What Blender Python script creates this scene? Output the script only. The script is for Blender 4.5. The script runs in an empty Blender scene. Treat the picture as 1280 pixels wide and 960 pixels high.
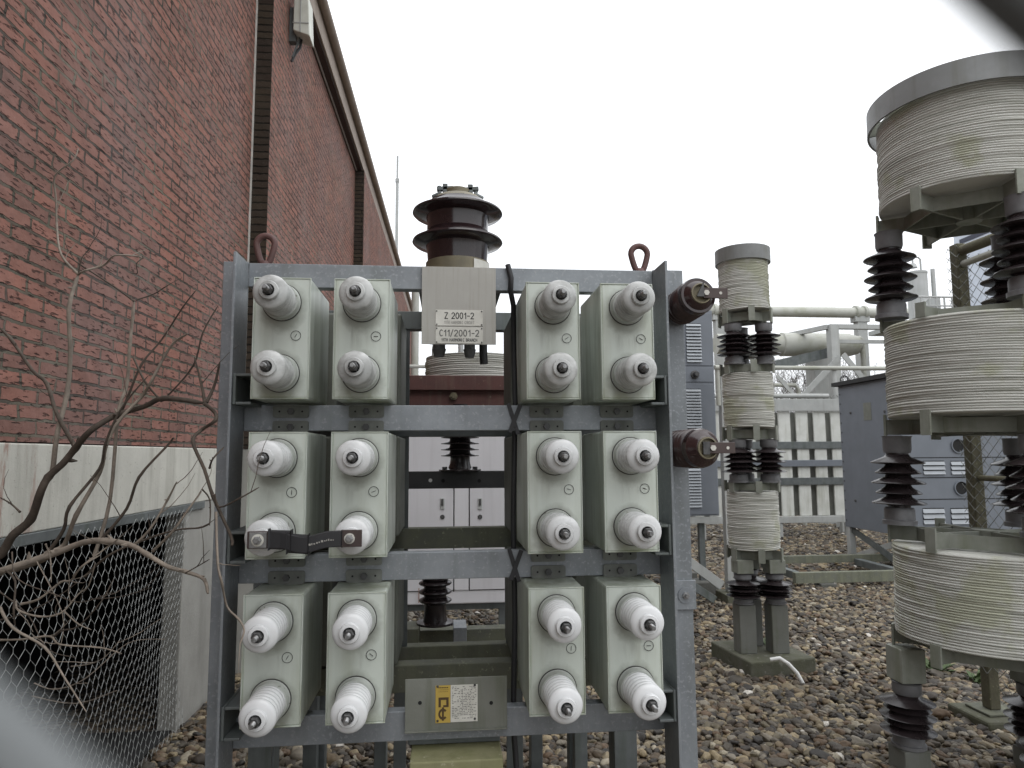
import bpy, math, random
import numpy as np
from mathutils import Vector, Matrix
random.seed(7); rng = np.random.default_rng(7)
scene = bpy.context.scene
col = scene.collection
H = 1.65                                   # eye height above the gravel
# ------------------------------------------------------------------ camera
RM = np.array([[0.99554163, 0.00602112, -0.09413077],
               [0.00367327, 0.99472855, 0.1024774],
               [0.0942516, -0.10236628, 0.99027157]])   # (x, down, into) -> camera
F = 860.0
cam_d = bpy.data.cameras.new('camera'); cam = bpy.data.objects.new('camera', cam_d); col.objects.link(cam)
r0, r1, r2 = RM
def w3(v): return Vector((v[0], v[2], -v[1]))
cm = Matrix.Identity(4)
cm.col[0][:3] = w3(r0); cm.col[1][:3] = w3(-r1); cm.col[2][:3] = w3(-r2); cm.col[3][:3] = (0, 0, H)
cam.matrix_world = cm
cam_d.sensor_fit = 'HORIZONTAL'; cam_d.sensor_width = 36; cam_d.lens = F / 1280 * 36
cam_d.clip_start = 0.004; cam_d.clip_end = 2000
cam_d.dof.use_dof = True; cam_d.dof.focus_distance = 2.3; cam_d.dof.aperture_fstop = 10.5
scene.camera = cam
scene.render.resolution_x = 1024; scene.render.resolution_y = 768
# ------------------------------------------------------------------ light
wd = bpy.data.worlds.new('World'); scene.world = wd; wd.use_nodes = True
nt = wd.node_tree; nt.nodes.clear()
SUN_EL, SUN_AZ = math.radians(58), math.radians(150)     # azimuth clockwise from +Y
sky = nt.nodes.new('ShaderNodeTexSky'); sky.sky_type = 'NISHITA'; sky.sun_disc = False
sky.sun_elevation = SUN_EL; sky.sun_rotation = SUN_AZ; sky.dust_density = 4; sky.ozone_density = 1
tc = nt.nodes.new('ShaderNodeTexCoord'); sp = nt.nodes.new('ShaderNodeSeparateXYZ')
nt.links.new(tc.outputs['Generated'], sp.inputs[0])
rp = nt.nodes.new('ShaderNodeValToRGB'); rp.color_ramp.elements[0].position = 0.0; rp.color_ramp.elements[1].position = 0.9
rp.color_ramp.elements[0].color = (.50, .505, .51, 1); rp.color_ramp.elements[1].color = (1, 1, 1, 1)
nt.links.new(sp.outputs['Z'], rp.inputs[0])
cl = nt.nodes.new('ShaderNodeMix'); cl.data_type = 'RGBA'; cl.blend_type = 'MULTIPLY'; cl.inputs[0].default_value = 1
nt.links.new(rp.outputs[0], cl.inputs[6]); cl.inputs[7].default_value = (19.8, 20.2, 20.7, 1)
mx = nt.nodes.new('ShaderNodeMix'); mx.data_type = 'RGBA'; mx.inputs[0].default_value = .93
nt.links.new(sky.outputs[0], mx.inputs[6]); nt.links.new(cl.outputs[2], mx.inputs[7])
bg = nt.nodes.new('ShaderNodeBackground'); bg.inputs['Strength'].default_value = 0.12
nt.links.new(mx.outputs[2], bg.inputs[0])
wo = nt.nodes.new('ShaderNodeOutputWorld'); nt.links.new(bg.outputs[0], wo.inputs[0])
sd = bpy.data.lights.new('sun', 'SUN'); sun = bpy.data.objects.new('sun', sd); col.objects.link(sun)
sd.energy = 0.5; sd.angle = math.radians(40); sd.color = (1, .975, .94)
sdir = Vector((math.sin(SUN_AZ) * math.cos(SUN_EL), math.cos(SUN_AZ) * math.cos(SUN_EL), math.sin(SUN_EL)))
sun.rotation_euler = sdir.to_track_quat('Z', 'Y').to_euler(); sun.location = (0, 0, 30)
vs = scene.view_settings; vs.view_transform = 'Standard'; vs.look = 'None'; vs.exposure = -0.07; vs.gamma = 1
vs.use_curve_mapping = False
# ------------------------------------------------------------------ geometry of the photograph -> metres
RT = RM.T
def ray(px, py): return RT @ np.array([(px - 640) / F, (py - 480) / F, 1.0])
def at(px, py, Y):
    d = ray(px, py); k = Y / d[2]
    return Vector((d[0] * k, Y, H - d[1] * k))
def gr(px, py, z=0.0):
    d = ray(px, py); k = (H - z) / d[1]
    return Vector((d[0] * k, d[2] * k, z))
def zat(px, py, Y): return at(px, py, Y).z
def xat(px, Y, py=569): return at(px, py, Y).x
# ------------------------------------------------------------------ materials
def mk(name, c1, c2=None, scale=6.0, rough=.6, metal=0.0, bump=0.0, bscale=60.0, streak=None, samt=.5, sscale=(14, 14, .9),
       spots=None, spscale=40.0, spthr=.62, stretch=(1, 1, 1), spec=.5, rvar=.12, coat=0.0):
    m = bpy.data.materials.new(name); m.use_nodes = True; t = m.node_tree; b = t.nodes['Principled BSDF']
    N = t.nodes.new; L = t.links.new
    tc = N('ShaderNodeTexCoord'); oi = N('ShaderNodeObjectInfo')
    ad = N('ShaderNodeVectorMath'); ad.operation = 'MULTIPLY_ADD'
    cb = N('ShaderNodeCombineXYZ')
    for i in range(3): L(oi.outputs['Random'], cb.inputs[i])
    L(cb.outputs[0], ad.inputs[0]); ad.inputs[1].default_value = (37, 53, 71); L(tc.outputs['Object'], ad.inputs[2])
    V = ad.outputs[0]
    def noise(sc, det=6, st=(1, 1, 1), ro=.6):
        mp = N('ShaderNodeMapping'); mp.inputs['Scale'].default_value = st; L(V, mp.inputs[0])
        n = N('ShaderNodeTexNoise'); n.inputs['Scale'].default_value = sc; n.inputs['Detail'].default_value = det
        n.inputs['Roughness'].default_value = ro; L(mp.outputs[0], n.inputs['Vector']); return n.outputs['Fac']
    def ramp(f, a, bb):
        r = N('ShaderNodeMapRange'); r.inputs[1].default_value = a; r.inputs[2].default_value = bb; L(f, r.inputs[0]); return r.outputs[0]
    def mix(f, a, bb):
        x = N('ShaderNodeMix'); x.data_type = 'RGBA'
        if isinstance(f, float): x.inputs[0].default_value = f
        else: L(f, x.inputs[0])
        for i, v in ((6, a), (7, bb)):
            if isinstance(v, tuple): x.inputs[i].default_value = (*v, 1)
            else: L(v, x.inputs[i])
        return x.outputs[2]
    n1 = noise(scale, st=stretch)
    cur = mix(ramp(n1, .3, .7), c1, c2 or tuple(v * .8 for v in c1))
    if streak:
        s = ramp(noise(1.0, 5, sscale), .5, .75)
        mu = N('ShaderNodeMath'); mu.operation = 'MULTIPLY'; L(s, mu.inputs[0]); mu.inputs[1].default_value = samt
        cur = mix(mu.outputs[0], cur, streak)
    if spots:
        cur = mix(ramp(noise(spscale, 4), spthr, spthr + .08), cur, spots)
    hv = N('ShaderNodeHueSaturation'); vr = N('ShaderNodeMapRange'); vr.inputs[3].default_value = .93; vr.inputs[4].default_value = 1.06
    L(oi.outputs['Random'], vr.inputs[0]); L(vr.outputs[0], hv.inputs['Value']); L(cur, hv.inputs['Color']); cur = hv.outputs[0]
    L(cur, b.inputs['Base Color'])
    rr = N('ShaderNodeMapRange'); rr.inputs[3].default_value = max(0.02, rough - rvar); rr.inputs[4].default_value = min(1, rough + rvar)
    L(noise(scale * 2.3), rr.inputs[0]); L(rr.outputs[0], b.inputs['Roughness'])
    b.inputs['Metallic'].default_value = metal; b.inputs['Specular IOR Level'].default_value = spec
    b.inputs['Coat Weight'].default_value = coat
    if bump:
        bp = N('ShaderNodeBump'); bp.inputs['Strength'].default_value = bump; bp.inputs['Distance'].default_value = .004
        L(noise(bscale, 8, stretch), bp.inputs['Height']); L(bp.outputs[0], b.inputs['Normal'])
    return m

def brick_mat(name, plane, c1, c2, mortar, bw=.235, bh=.062, pits=True):
    m = bpy.data.materials.new(name); m.use_nodes = True; t = m.node_tree; b = t.nodes['Principled BSDF']
    N = t.nodes.new; L = t.links.new
    tc = N('ShaderNodeTexCoord'); s = N('ShaderNodeSeparateXYZ'); L(tc.outputs['Object'], s.inputs[0])
    c = N('ShaderNodeCombineXYZ'); L(s.outputs[plane], c.inputs[0]); L(s.outputs['Z'], c.inputs[1])
    wn = N('ShaderNodeTexNoise'); wn.inputs['Scale'].default_value = 22; wn.inputs['Detail'].default_value = 4; L(tc.outputs['Object'], wn.inputs['Vector'])
    wv = N('ShaderNodeVectorMath'); wv.operation = 'SUBTRACT'; L(wn.outputs['Color'], wv.inputs[0]); wv.inputs[1].default_value = (.5, .5, .5)
    wa = N('ShaderNodeVectorMath'); wa.operation = 'MULTIPLY_ADD'; L(wv.outputs[0], wa.inputs[0]); wa.inputs[1].default_value = (.03, .016, 0); L(c.outputs[0], wa.inputs[2])
    br = N('ShaderNodeTexBrick'); L(wa.outputs[0], br.inputs['Vector'])
    br.inputs['Scale'].default_value = 1; br.inputs['Brick Width'].default_value = bw; br.inputs['Row Height'].default_value = bh
    br.inputs['Mortar Size'].default_value = .0075; br.inputs['Mortar Smooth'].default_value = .25; br.inputs['Bias'].default_value = -.1
    br.inputs['Color1'].default_value = (*c1, 1); br.inputs['Color2'].default_value = (*c2, 1); mn = N('ShaderNodeTexNoise'); mn.inputs['Scale'].default_value = 2.2; mn.inputs['Detail'].default_value = 8; L(tc.outputs['Object'], mn.inputs['Vector']); mrp = N('ShaderNodeValToRGB'); mrp.color_ramp.elements[0].position = .42; mrp.color_ramp.elements[0].color = (mortar[0] * .45, mortar[1] * .42, mortar[2] * .4, 1); mrp.color_ramp.elements[1].position = .68; mrp.color_ramp.elements[1].color = (mortar[0] * 1.5, mortar[1] * 1.5, mortar[2] * 1.4, 1); L(mn.outputs['Fac'], mrp.inputs[0]); L(mrp.outputs[0], br.inputs['Mortar'])
    big = N('ShaderNodeTexNoise'); big.inputs['Scale'].default_value = 1.3; big.inputs['Detail'].default_value = 5; L(tc.outputs['Object'], big.inputs['Vector'])
    md = N('ShaderNodeTexNoise'); md.inputs['Scale'].default_value = 9; md.inputs['Detail'].default_value = 7; L(tc.outputs['Object'], md.inputs['Vector'])
    def mixc(f, a, bb, mode='MIX'):
        x = N('ShaderNodeMix'); x.data_type = 'RGBA'; x.blend_type = mode
        if isinstance(f, float): x.inputs[0].default_value = f
        else: L(f, x.inputs[0])
        for i, v in ((6, a), (7, bb)):
            if isinstance(v, tuple): x.inputs[i].default_value = (*v, 1)
            else: L(v, x.inputs[i])
        return x.outputs[2]
    def mr(f, a, bb, lo=0., hi=1.):
        r = N('ShaderNodeMapRange'); r.inputs[1].default_value = a; r.inputs[2].default_value = bb; r.inputs[3].default_value = lo; r.inputs[4].default_value = hi
        L(f, r.inputs[0]); return r.outputs[0]
    cur = mixc(mr(big.outputs['Fac'], .42, .72, 0, .28), br.outputs['Color'], tuple(v * 1.35 for v in (c2[0], c2[0] * .86, c2[0] * .86)))
    cur = mixc(mr(md.outputs['Fac'], .5, .72, 0, .42), cur, (c1[0] * .5, c1[1] * .6, c1[2] * .66))
    # hand-formed faces: short dark creases
    mp = N('ShaderNodeMapping'); mp.inputs['Scale'].default_value = (17, 17, 78); mp.inputs['Rotation'].default_value = (math.radians(33), math.radians(20), 0); mp.vector_type = 'TEXTURE' if False else 'POINT'
    L(tc.outputs['Object'], mp.inputs[0])
    pn = N('ShaderNodeTexNoise'); pn.inputs['Scale'].default_value = 1; pn.inputs['Detail'].default_value = 3; pn.inputs['Roughness'].default_value = .55; L(mp.outputs[0], pn.inputs['Vector'])
    pit = mr(pn.outputs['Fac'], .585, .66, 0, .72)
    if pits: cur = mixc(pit, cur, (.022, .016, .014))
    fine = N('ShaderNodeTexNoise'); fine.inputs['Scale'].default_value = 120; fine.inputs['Detail'].default_value = 4; L(tc.outputs['Object'], fine.inputs['Vector'])
    cur = mixc(mr(fine.outputs['Fac'], .66, .78, 0, .5), cur, (.42, .38, .34))
    L(cur, b.inputs['Base Color']); b.inputs['Roughness'].default_value = .9; b.inputs['Specular IOR Level'].default_value = .2
    h = N('ShaderNodeMath'); h.operation = 'MULTIPLY_ADD'; L(br.outputs['Fac'], h.inputs[0]); h.inputs[1].default_value = -1.0
    h2 = N('ShaderNodeMath'); h2.operation = 'MULTIPLY_ADD'; L(pit, h2.inputs[0]); h2.inputs[1].default_value = -.6 if pits else 0; L(md.outputs['Fac'], h2.inputs[2])
    L(h2.outputs[0], h.inputs[2])
    bp = N('ShaderNodeBump'); bp.inputs['Strength'].default_value = 1.0; bp.inputs['Distance'].default_value = .016; L(h.outputs[0], bp.inputs['Height'])
    L(bp.outputs[0], b.inputs['Normal'])
    return m

M = {}
M['galv'] = mk('galvanised steel', (.27, .29, .31), (.19, .205, .22), 9, .5, .35, .12, 90, streak=(.13, .14, .13), samt=.5, spots=(.285, .30, .315), spscale=95, spthr=.56)
M['galvdark'] = mk('weathered galvanised steel', (.15, .165, .165), (.09, .10, .10), 8, .6, .25, .15, 70, streak=(.06, .075, .05), samt=.6)
M['galvmoss'] = mk('mossy steel', (.115, .12, .10), (.15, .155, .105), 12, .8, 0, .3, 90, streak=(.065, .07, .045), samt=.6, spots=(.25, .255, .18), spscale=60)
M['mossboard'] = mk('mossy board', (.27, .26, .15), (.20, .20, .09), 9, .85, 0, .4, 60, streak=(.12, .12, .05), samt=.6, spots=(.36, .35, .24), spscale=50)
M['canrear'] = mk('grimy can paint with shade painted in', (.17, .18, .155), (.10, .108, .09), 5, .6, 0, .05, 40, streak=(.06, .065, .045), samt=.8, sscale=(9, 9, 1.2))  # can paint darkened: shade between the rows is put into the colour
M['can'] = mk('cream green paint', (.56, .60, .55), (.50, .54, .485), 3.5, .42, 0, .04, 40, streak=(.30, .32, .23), samt=.5, sscale=(13, 13, 1.3), spots=(.30, .31, .23), spscale=70, spthr=.72)
def can_grime():
    t = M['can'].node_tree; b = t.nodes['Principled BSDF']; N = t.nodes.new; L = t.links.new
    tc = N('ShaderNodeTexCoord'); sp_ = N('ShaderNodeSeparateXYZ'); L(tc.outputs['Object'], sp_.inputs[0]); oi = N('ShaderNodeObjectInfo')
    def math_(op, a, c=None, d=None):
        m = N('ShaderNodeMath'); m.operation = op
        for i, v in enumerate((a, c, d)):
            if v is None: continue
            if isinstance(v, (int, float)): m.inputs[i].default_value = v
            else: L(v, m.inputs[i])
        return m.outputs[0]
    def mr(f, a, c, lo=0., hi=1.):
        r = N('ShaderNodeMapRange'); r.inputs[1].default_value = a; r.inputs[2].default_value = c; r.inputs[3].default_value = lo; r.inputs[4].default_value = hi; L(f, r.inputs[0]); return r.outputs[0]
    of = N('ShaderNodeVectorMath'); of.operation = 'MULTIPLY_ADD'; cb = N('ShaderNodeCombineXYZ')
    for i in range(3): L(oi.outputs['Random'], cb.inputs[i])
    L(cb.outputs[0], of.inputs[0]); of.inputs[1].default_value = (31, 17, 43); L(tc.outputs['Object'], of.inputs[2])
    def noise(st, det=6):
        mp = N('ShaderNodeMapping'); mp.inputs['Scale'].default_value = st; L(of.outputs[0], mp.inputs[0]); n = N('ShaderNodeTexNoise'); n.inputs['Scale'].default_value = 1; n.inputs['Detail'].default_value = det; n.inputs['Roughness'].default_value = .68; L(mp.outputs[0], n.inputs['Vector']); return n.outputs['Fac']
    front = mr(sp_.outputs['Y'], .012, .006)
    nz = noise((28, 28, 28)); st = noise((45, 45, 3.5)); alg = noise((14, 14, 10))
    tot = None
    for zc in (.2715, .0715):
        dz = math_('SUBTRACT', sp_.outputs['Z'], zc - .012); dz = math_('MULTIPLY', dz, .86)
        d = math_('SQRT', math_('ADD', math_('MULTIPLY', dz, dz), math_('MULTIPLY', sp_.outputs['X'], sp_.outputs['X'])))
        d = math_('ADD', d, math_('MULTIPLY', math_('SUBTRACT', nz, .5), .035))
        k = mr(d, .072, .050, 0, .62); tot = k if tot is None else math_('MAXIMUM', tot, k)
        # drips below each bushing
        below = math_('MULTIPLY', mr(sp_.outputs['Z'], zc - .03, zc - .06), mr(sp_.outputs['Z'], zc - .15, zc - .06))
        drip = math_('MULTIPLY', math_('MULTIPLY', below, mr(math_('ABSOLUTE', sp_.outputs['X']), .05, .03)), mr(st, .5, .68, 0, .6)); tot = math_('MAXIMUM', tot, drip)
    tot = math_('MULTIPLY', tot, front)
    def mix(f, c):
        x = N('ShaderNodeMix'); x.data_type = 'RGBA'; L(f, x.inputs[0]); L(b.inputs['Base Color'].links[0].from_socket, x.inputs[6]); x.inputs[7].default_value = (*c, 1); L(x.outputs[2], b.inputs['Base Color'])
    mix(tot, (.17, .175, .14))
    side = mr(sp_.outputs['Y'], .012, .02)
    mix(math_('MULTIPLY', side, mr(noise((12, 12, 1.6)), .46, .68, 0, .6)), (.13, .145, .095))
    edge = math_('MAXIMUM', mr(sp_.outputs['Z'], .035, .0), mr(sp_.outputs['Z'], .335, .343, 0, .6))
    mix(math_('MULTIPLY', edge, mr(alg, .42, .62, 0, .7)), (.20, .225, .12))
    rimx = mr(math_('ABSOLUTE', sp_.outputs['X']), .066, .078)
    mix(math_('MULTIPLY', math_('MULTIPLY', rimx, front), mr(noise((40, 40, 6)), .5, .66, 0, .6)), (.24, .26, .15))
can_grime()
M['canside'] = M['can']
M['porc'] = mk('white porcelain', (.72, .73, .735), (.63, .64, .645), 7, .22, 0, 0, spots=(.35, .35, .33), spscale=60, spthr=.72, rvar=.08)
M['porcgrey'] = mk('greyer white porcelain', (.58, .59, .58), (.34, .35, .34), 16, .35, 0, 0, streak=(.16, .16, .15), samt=.75, sscale=(16, 16, 24), rvar=.1)  # greyer copy of the white porcelain, used on the top row
M['porcmid'] = mk('slightly greyer white porcelain', (.68, .69, .695), (.53, .54, .535), 14, .28, 0, 0, streak=(.34, .34, .33), samt=.5, sscale=(16, 16, 24), rvar=.1)  # slightly greyer copy, used on the middle row
M['collar'] = mk('grey bushing collar', (.46, .48, .45), (.36, .38, .35), 14, .55, 0, .1, spots=(.16, .16, .13), spscale=45, spthr=.64)
M['seal'] = mk('dark sealing ring', (.055, .055, .05), None, 20, .8)
M['nut'] = mk('dark terminal nut', (.06, .06, .06), (.10, .10, .10), 40, .5, .5)
M['stud'] = mk('threaded stud metal', (.36, .36, .36), (.2, .2, .2), 60, .4, .8)
M['brown'] = mk('brown glazed porcelain', (.019, .011, .012), (.026, .016, .017), 8, .16, 0, 0, rvar=.05, spec=.6)
M['brownbush'] = mk('red brown glazed porcelain', (.040, .020, .020), (.026, .014, .014), 10, .2, 0, 0, rvar=.06, spec=.6)
M['darkporc'] = mk('dark brown post porcelain', (.020, .015, .016), (.032, .025, .026), 10, .25, 0, 0, rvar=.08)
M['cap'] = mk('cast aluminium cap', (.20, .20, .205), (.14, .14, .145), 16, .6, .3, .1)
M['tan'] = mk('tan cast resin', (.22, .19, .12), (.13, .115, .075), 14, .6, 0, .15)
M['coil'] = mk('weathered winding', (.57, .57, .53), (.46, .46, .42), 3, .8, 0, .6, 60, streak=(.16, .165, .125), samt=.9, sscale=(2.0, 2.0, 55), spots=(.40, .405, .315), spscale=3.2, spthr=.53, stretch=(1, 1, 12))
M['coilmoss'] = M['coil']
M['frame'] = mk('lichened aluminium', (.27, .28, .245), (.19, .20, .165), 10, .7, .15, .2, 70, streak=(.13, .14, .08), samt=.6)
M['ring'] = mk('dull aluminium band', (.22, .225, .225), (.17, .175, .17), 6, .55, .3, .05, streak=(.12, .12, .09), samt=.6)
M['maroon'] = mk('maroon paint', (.135, .058, .05), (.095, .044, .04), 14, .65, 0, .2, 60, streak=(.16, .12, .09), samt=.5, sscale=(40, 40, 3), spots=(.30, .25, .17), spscale=34, spthr=.66)
M['rustred'] = mk('red oxide paint', (.12, .055, .05), (.085, .045, .04), 22, .65, 0, .2)
M['steelplate'] = mk('brushed stainless sheet', (.36, .35, .32), (.30, .29, .265), 5, .5, .3, .05, 60, streak=(.23, .22, .19), samt=.5, sscale=(70, 70, 3))
M['plate2'] = mk('stained zinc plate', (.21, .215, .19), (.15, .155, .13), 6, .7, .1, .2, streak=(.10, .11, .07), samt=.7, sscale=(22, 22, 2))
M['label'] = mk('engraved label', (.62, .61, .56), (.5, .49, .44), 25, .5)
M['ink'] = mk('black engraving', (.02, .02, .02), None, 10, .6)
M['inkfaint'] = mk('faded engraving', (.36, .35, .32), None, 10, .6)
M['inkmid'] = mk('worn engraving', (.10, .10, .095), None, 10, .6)
M['yellow'] = mk('yellow label', (.52, .36, .06), (.45, .32, .08), 20, .5)
M['browninkk'] = mk('brown print', (.07, .04, .015), None, 10, .6)
M['black'] = mk('black rubber', (.014, .014, .016), (.02, .02, .022), 12, .55)
M['copper'] = mk('tarnished copper bar', (.055, .038, .036), (.075, .055, .05), 20, .5, .2)
M['white'] = mk('white plastic', (.7, .7, .68), None, 10, .5)
M['lampw'] = mk('off white lamp housing', (.62, .63, .57), (.5, .51, .45), 6, .5, streak=(.3, .31, .24), samt=.5)
M['greycab'] = mk('pale grey enamel', (.60, .595, .615), (.55, .545, .565), 2, .45, 0, 0, streak=(.38, .37, .38), samt=.3)
M['bluecab'] = mk('blue grey enamel', (.165, .182, .21), (.14, .157, .18), 4, .5, 0, .06, 120, streak=(.13, .15, .17), samt=.35)
M['louvre'] = mk('pale louvre edge', (.34, .365, .39), None, 4, .5)
M['dark'] = mk('dark void', (.012, .012, .012), None, 4, .9)
M['roofing'] = mk('black roofing felt', (.025, .025, .026), None, 10, .8)
M['fin'] = mk('dirty white radiator', (.62, .63, .60), (.50, .51, .47), 5, .55, 0, 0, streak=(.28, .28, .22), samt=.8, sscale=(9, 9, .8))
M['findark'] = mk('grimy radiator side', (.17, .175, .155), (.24, .24, .215), 6, .7)
M['pipe'] = mk('weathered pale pipe', (.42, .425, .39), (.33, .335, .29), 2, .55, 0, .05, streak=(.22, .23, .14), samt=.7, sscale=(3, 9, 2))
M['pipegrey'] = mk('grey pipe', (.42, .43, .43), (.34, .35, .34), 3, .5, streak=(.22, .23, .2), samt=.4)
M['struct'] = mk('grey structural steel', (.40, .41, .40), (.32, .33, .32), 4, .6, .1, .05, streak=(.2, .2, .17), samt=.4)
M['mossconc'] = mk('mossy concrete', (.075, .078, .045), (.11, .108, .085), 9, .9, 0, .8, 45, streak=(.05, .055, .03), samt=.6, sscale=(6, 6, 6), spots=(.17, .17, .14), spscale=26, spthr=.6)
M['concdark'] = mk('damp concrete', (.13, .13, .12), (.09, .09, .08), 6, .9, 0, .5, 50)
M['pedestal'] = mk('grey concrete column', (.17, .17, .16), (.13, .135, .115), 5, .85, 0, .3, 60, streak=(.085, .095, .05), samt=.7, sscale=(16, 16, 1.2))
M['fencepost'] = mk('mossy fence post', (.12, .115, .07), (.09, .08, .055), 18, .85, 0, .6, 60, spots=(.22, .22, .14), spscale=50)
M['wire'] = mk('galvanised wire', (.2, .21, .2), (.13, .135, .12), 20, .55, .3)
M['meshwire'] = mk('pale wire netting', (.40, .41, .40), (.3, .31, .3), 30, .55, .2)
M['nearwire'] = mk('bright zinc wire', (.16, .17, .172), (.12, .128, .13), 20, .5, .3)
M['band'] = mk('pale painted concrete', (.58, .57, .51), (.49, .48, .43), 5, .85, 0, .3, 70, streak=(.27, .26, .22), samt=.7, sscale=(11, 11, 1.0), spots=(.30, .29, .25), spscale=60, spthr=.64)
def band_rust():
    t = M['band'].node_tree; b = t.nodes['Principled BSDF']; N = t.nodes.new; L = t.links.new
    tc = N('ShaderNodeTexCoord'); sp_ = N('ShaderNodeSeparateXYZ'); L(tc.outputs['Object'], sp_.inputs[0])
    mp = N('ShaderNodeMapping'); mp.inputs['Scale'].default_value = (17, 17, 3.0); L(tc.outputs['Object'], mp.inputs[0])
    n = N('ShaderNodeTexNoise'); n.inputs['Scale'].default_value = 1; n.inputs['Detail'].default_value = 7; n.inputs['Roughness'].default_value = .72; L(mp.outputs[0], n.inputs['Vector'])
    a = N('ShaderNodeMapRange'); a.inputs[1].default_value = .50; a.inputs[2].default_value = .60; a.inputs[4].default_value = .75; L(n.outputs['Fac'], a.inputs[0])
    w = N('ShaderNodeMapRange'); w.inputs[1].default_value = 3.05; w.inputs[2].default_value = 2.85; L(sp_.outputs['Y'], w.inputs[0])
    m = N('ShaderNodeMath'); m.operation = 'MULTIPLY'; L(a.outputs[0], m.inputs[0]); L(w.outputs[0], m.inputs[1])
    x = N('ShaderNodeMix'); x.data_type = 'RGBA'; L(m.outputs[0], x.inputs[0]); old = b.inputs['Base Color'].links[0].from_socket; L(old, x.inputs[6]); x.inputs[7].default_value = (.26, .12, .085, 1)
    L(x.outputs[2], b.inputs['Base Color'])
band_rust()
M['plinth'] = mk('grey render', (.34, .335, .31), (.25, .245, .225), 3, .9, 0, .4, 70, streak=(.17, .165, .15), samt=.6, sscale=(5, 5, .9))
M['rust'] = mk('rust run', (.22, .09, .06), (.33, .22, .16), 30, .9)
M['soffit'] = mk('dark brown timber', (.045, .024, .02), (.035, .02, .017), 10, .7)
M['fascia'] = mk('brown gutter board', (.30, .24, .195), (.22, .175, .14), 8, .7, streak=(.10, .08, .06), samt=.5, sscale=(30, 1, 30))
M['lead'] = mk('pale drip edge', (.5, .49, .47), None, 5, .5)
M['sealant'] = mk('white joint sealant', (.62, .61, .57), (.4, .39, .36), 9, .7)
M['barkd'] = mk('dark bark', (.10, .078, .06), (.05, .038, .03), 30, .85, 0, .5, 80)
M['barkl'] = mk('pale bark', (.29, .245, .20), (.16, .135, .11), 30, .8, 0, .4, 80)
M['twig'] = mk('far bark', (.09, .08, .07), None, 10, .9)
M['leaf'] = mk('green weed', (.05, .085, .025), (.075, .11, .04), 20, .6)
M['lichen'] = mk('orange lichen', (.30, .21, .03), (.2, .14, .03), 60, .9)
M['bluew'] = mk('blue white cladding', (.55, .60, .68), None, 4, .5)
M['navy'] = mk('dark cladding gap', (.03, .035, .06), None, 4, .6)
M['brick'] = brick_mat('rustic red brick', 'Y', (.275, .128, .098), (.18, .10, .083), (.115, .105, .085))
M['brickend'] = brick_mat('dark brown brick', 'X', (.055, .042, .03), (.04, .03, .024), (.022, .019, .015), bw=.5, pits=False)  # darker brown brick for the narrow faces turned to the camera

def pebble_mat():
    m = bpy.data.materials.new('river pebbles'); m.use_nodes = True; t = m.node_tree; b = t.nodes['Principled BSDF']
    N = t.nodes.new; L = t.links.new
    oi = N('ShaderNodeObjectInfo'); r = N('ShaderNodeValToRGB'); r.color_ramp.interpolation = 'CONSTANT'
    cols = [(.07, .055, .045), (.13, .10, .075), (.19, .145, .10), (.10, .085, .07), (.045, .04, .038), (.23, .19, .135), (.15, .13, .11), (.29, .235, .16),
            (.17, .11, .075), (.085, .075, .065), (.21, .19, .165), (.12, .085, .06), (.33, .30, .25), (.06, .05, .045), (.16, .135, .095), (.55, .53, .48)]
    cr = r.color_ramp
    cols = [(.90 * r_, .88 * g_, .80 * b_) if r_ < .4 else (r_, g_, b_) for r_, g_, b_ in cols]
    cols = [((r_ * .8 + (r_ + g_) * .09), (g_ * .9 + r_ * .05), b_ * .95) for r_, g_, b_ in cols]
    cols = [(.93 * r_ * (1.12 if r_ > .15 else .86), .93 * g_ * (1.12 if r_ > .15 else .86), .92 * b_ * (1.12 if r_ > .15 else .86)) for r_, g_, b_ in cols]
    pos = [0, .07, .14, .21, .28, .35, .42, .49, .56, .63, .70, .77, .84, .88, .93, .99]
    cr.elements[0].position = 0; cr.elements[0].color = (*cols[0], 1); cr.elements[1].position = pos[1]; cr.elements[1].color = (*cols[1], 1)
    for p, c in zip(pos[2:], cols[2:]):
        e = cr.elements.new(p); e.color = (*c, 1)
    L(oi.outputs['Random'], r.inputs[0])
    tc = N('ShaderNodeTexCoord'); n = N('ShaderNodeTexNoise'); n.inputs['Scale'].default_value = 35; n.inputs['Detail'].default_value = 6; L(tc.outputs['Generated'], n.inputs['Vector'])
    n.inputs['Scale'].default_value = 3
    x = N('ShaderNodeMix'); x.data_type = 'RGBA'; x.blend_type = 'MULTIPLY'; x.inputs[0].default_value = .8
    mr = N('ShaderNodeMapRange'); mr.inputs[1].default_value = .3; mr.inputs[2].default_value = .7; mr.inputs[3].default_value = .6; mr.inputs[4].default_value = 1.2
    L(n.outputs['Fac'], mr.inputs[0]); L(r.outputs[0], x.inputs[6]); L(mr.outputs[0], x.inputs[7]); L(x.outputs[2], b.inputs['Base Color'])
    b.inputs['Roughness'].default_value = .62; b.inputs['Specular IOR Level'].default_value = .4
    return m
M['pebble'] = pebble_mat()
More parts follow.
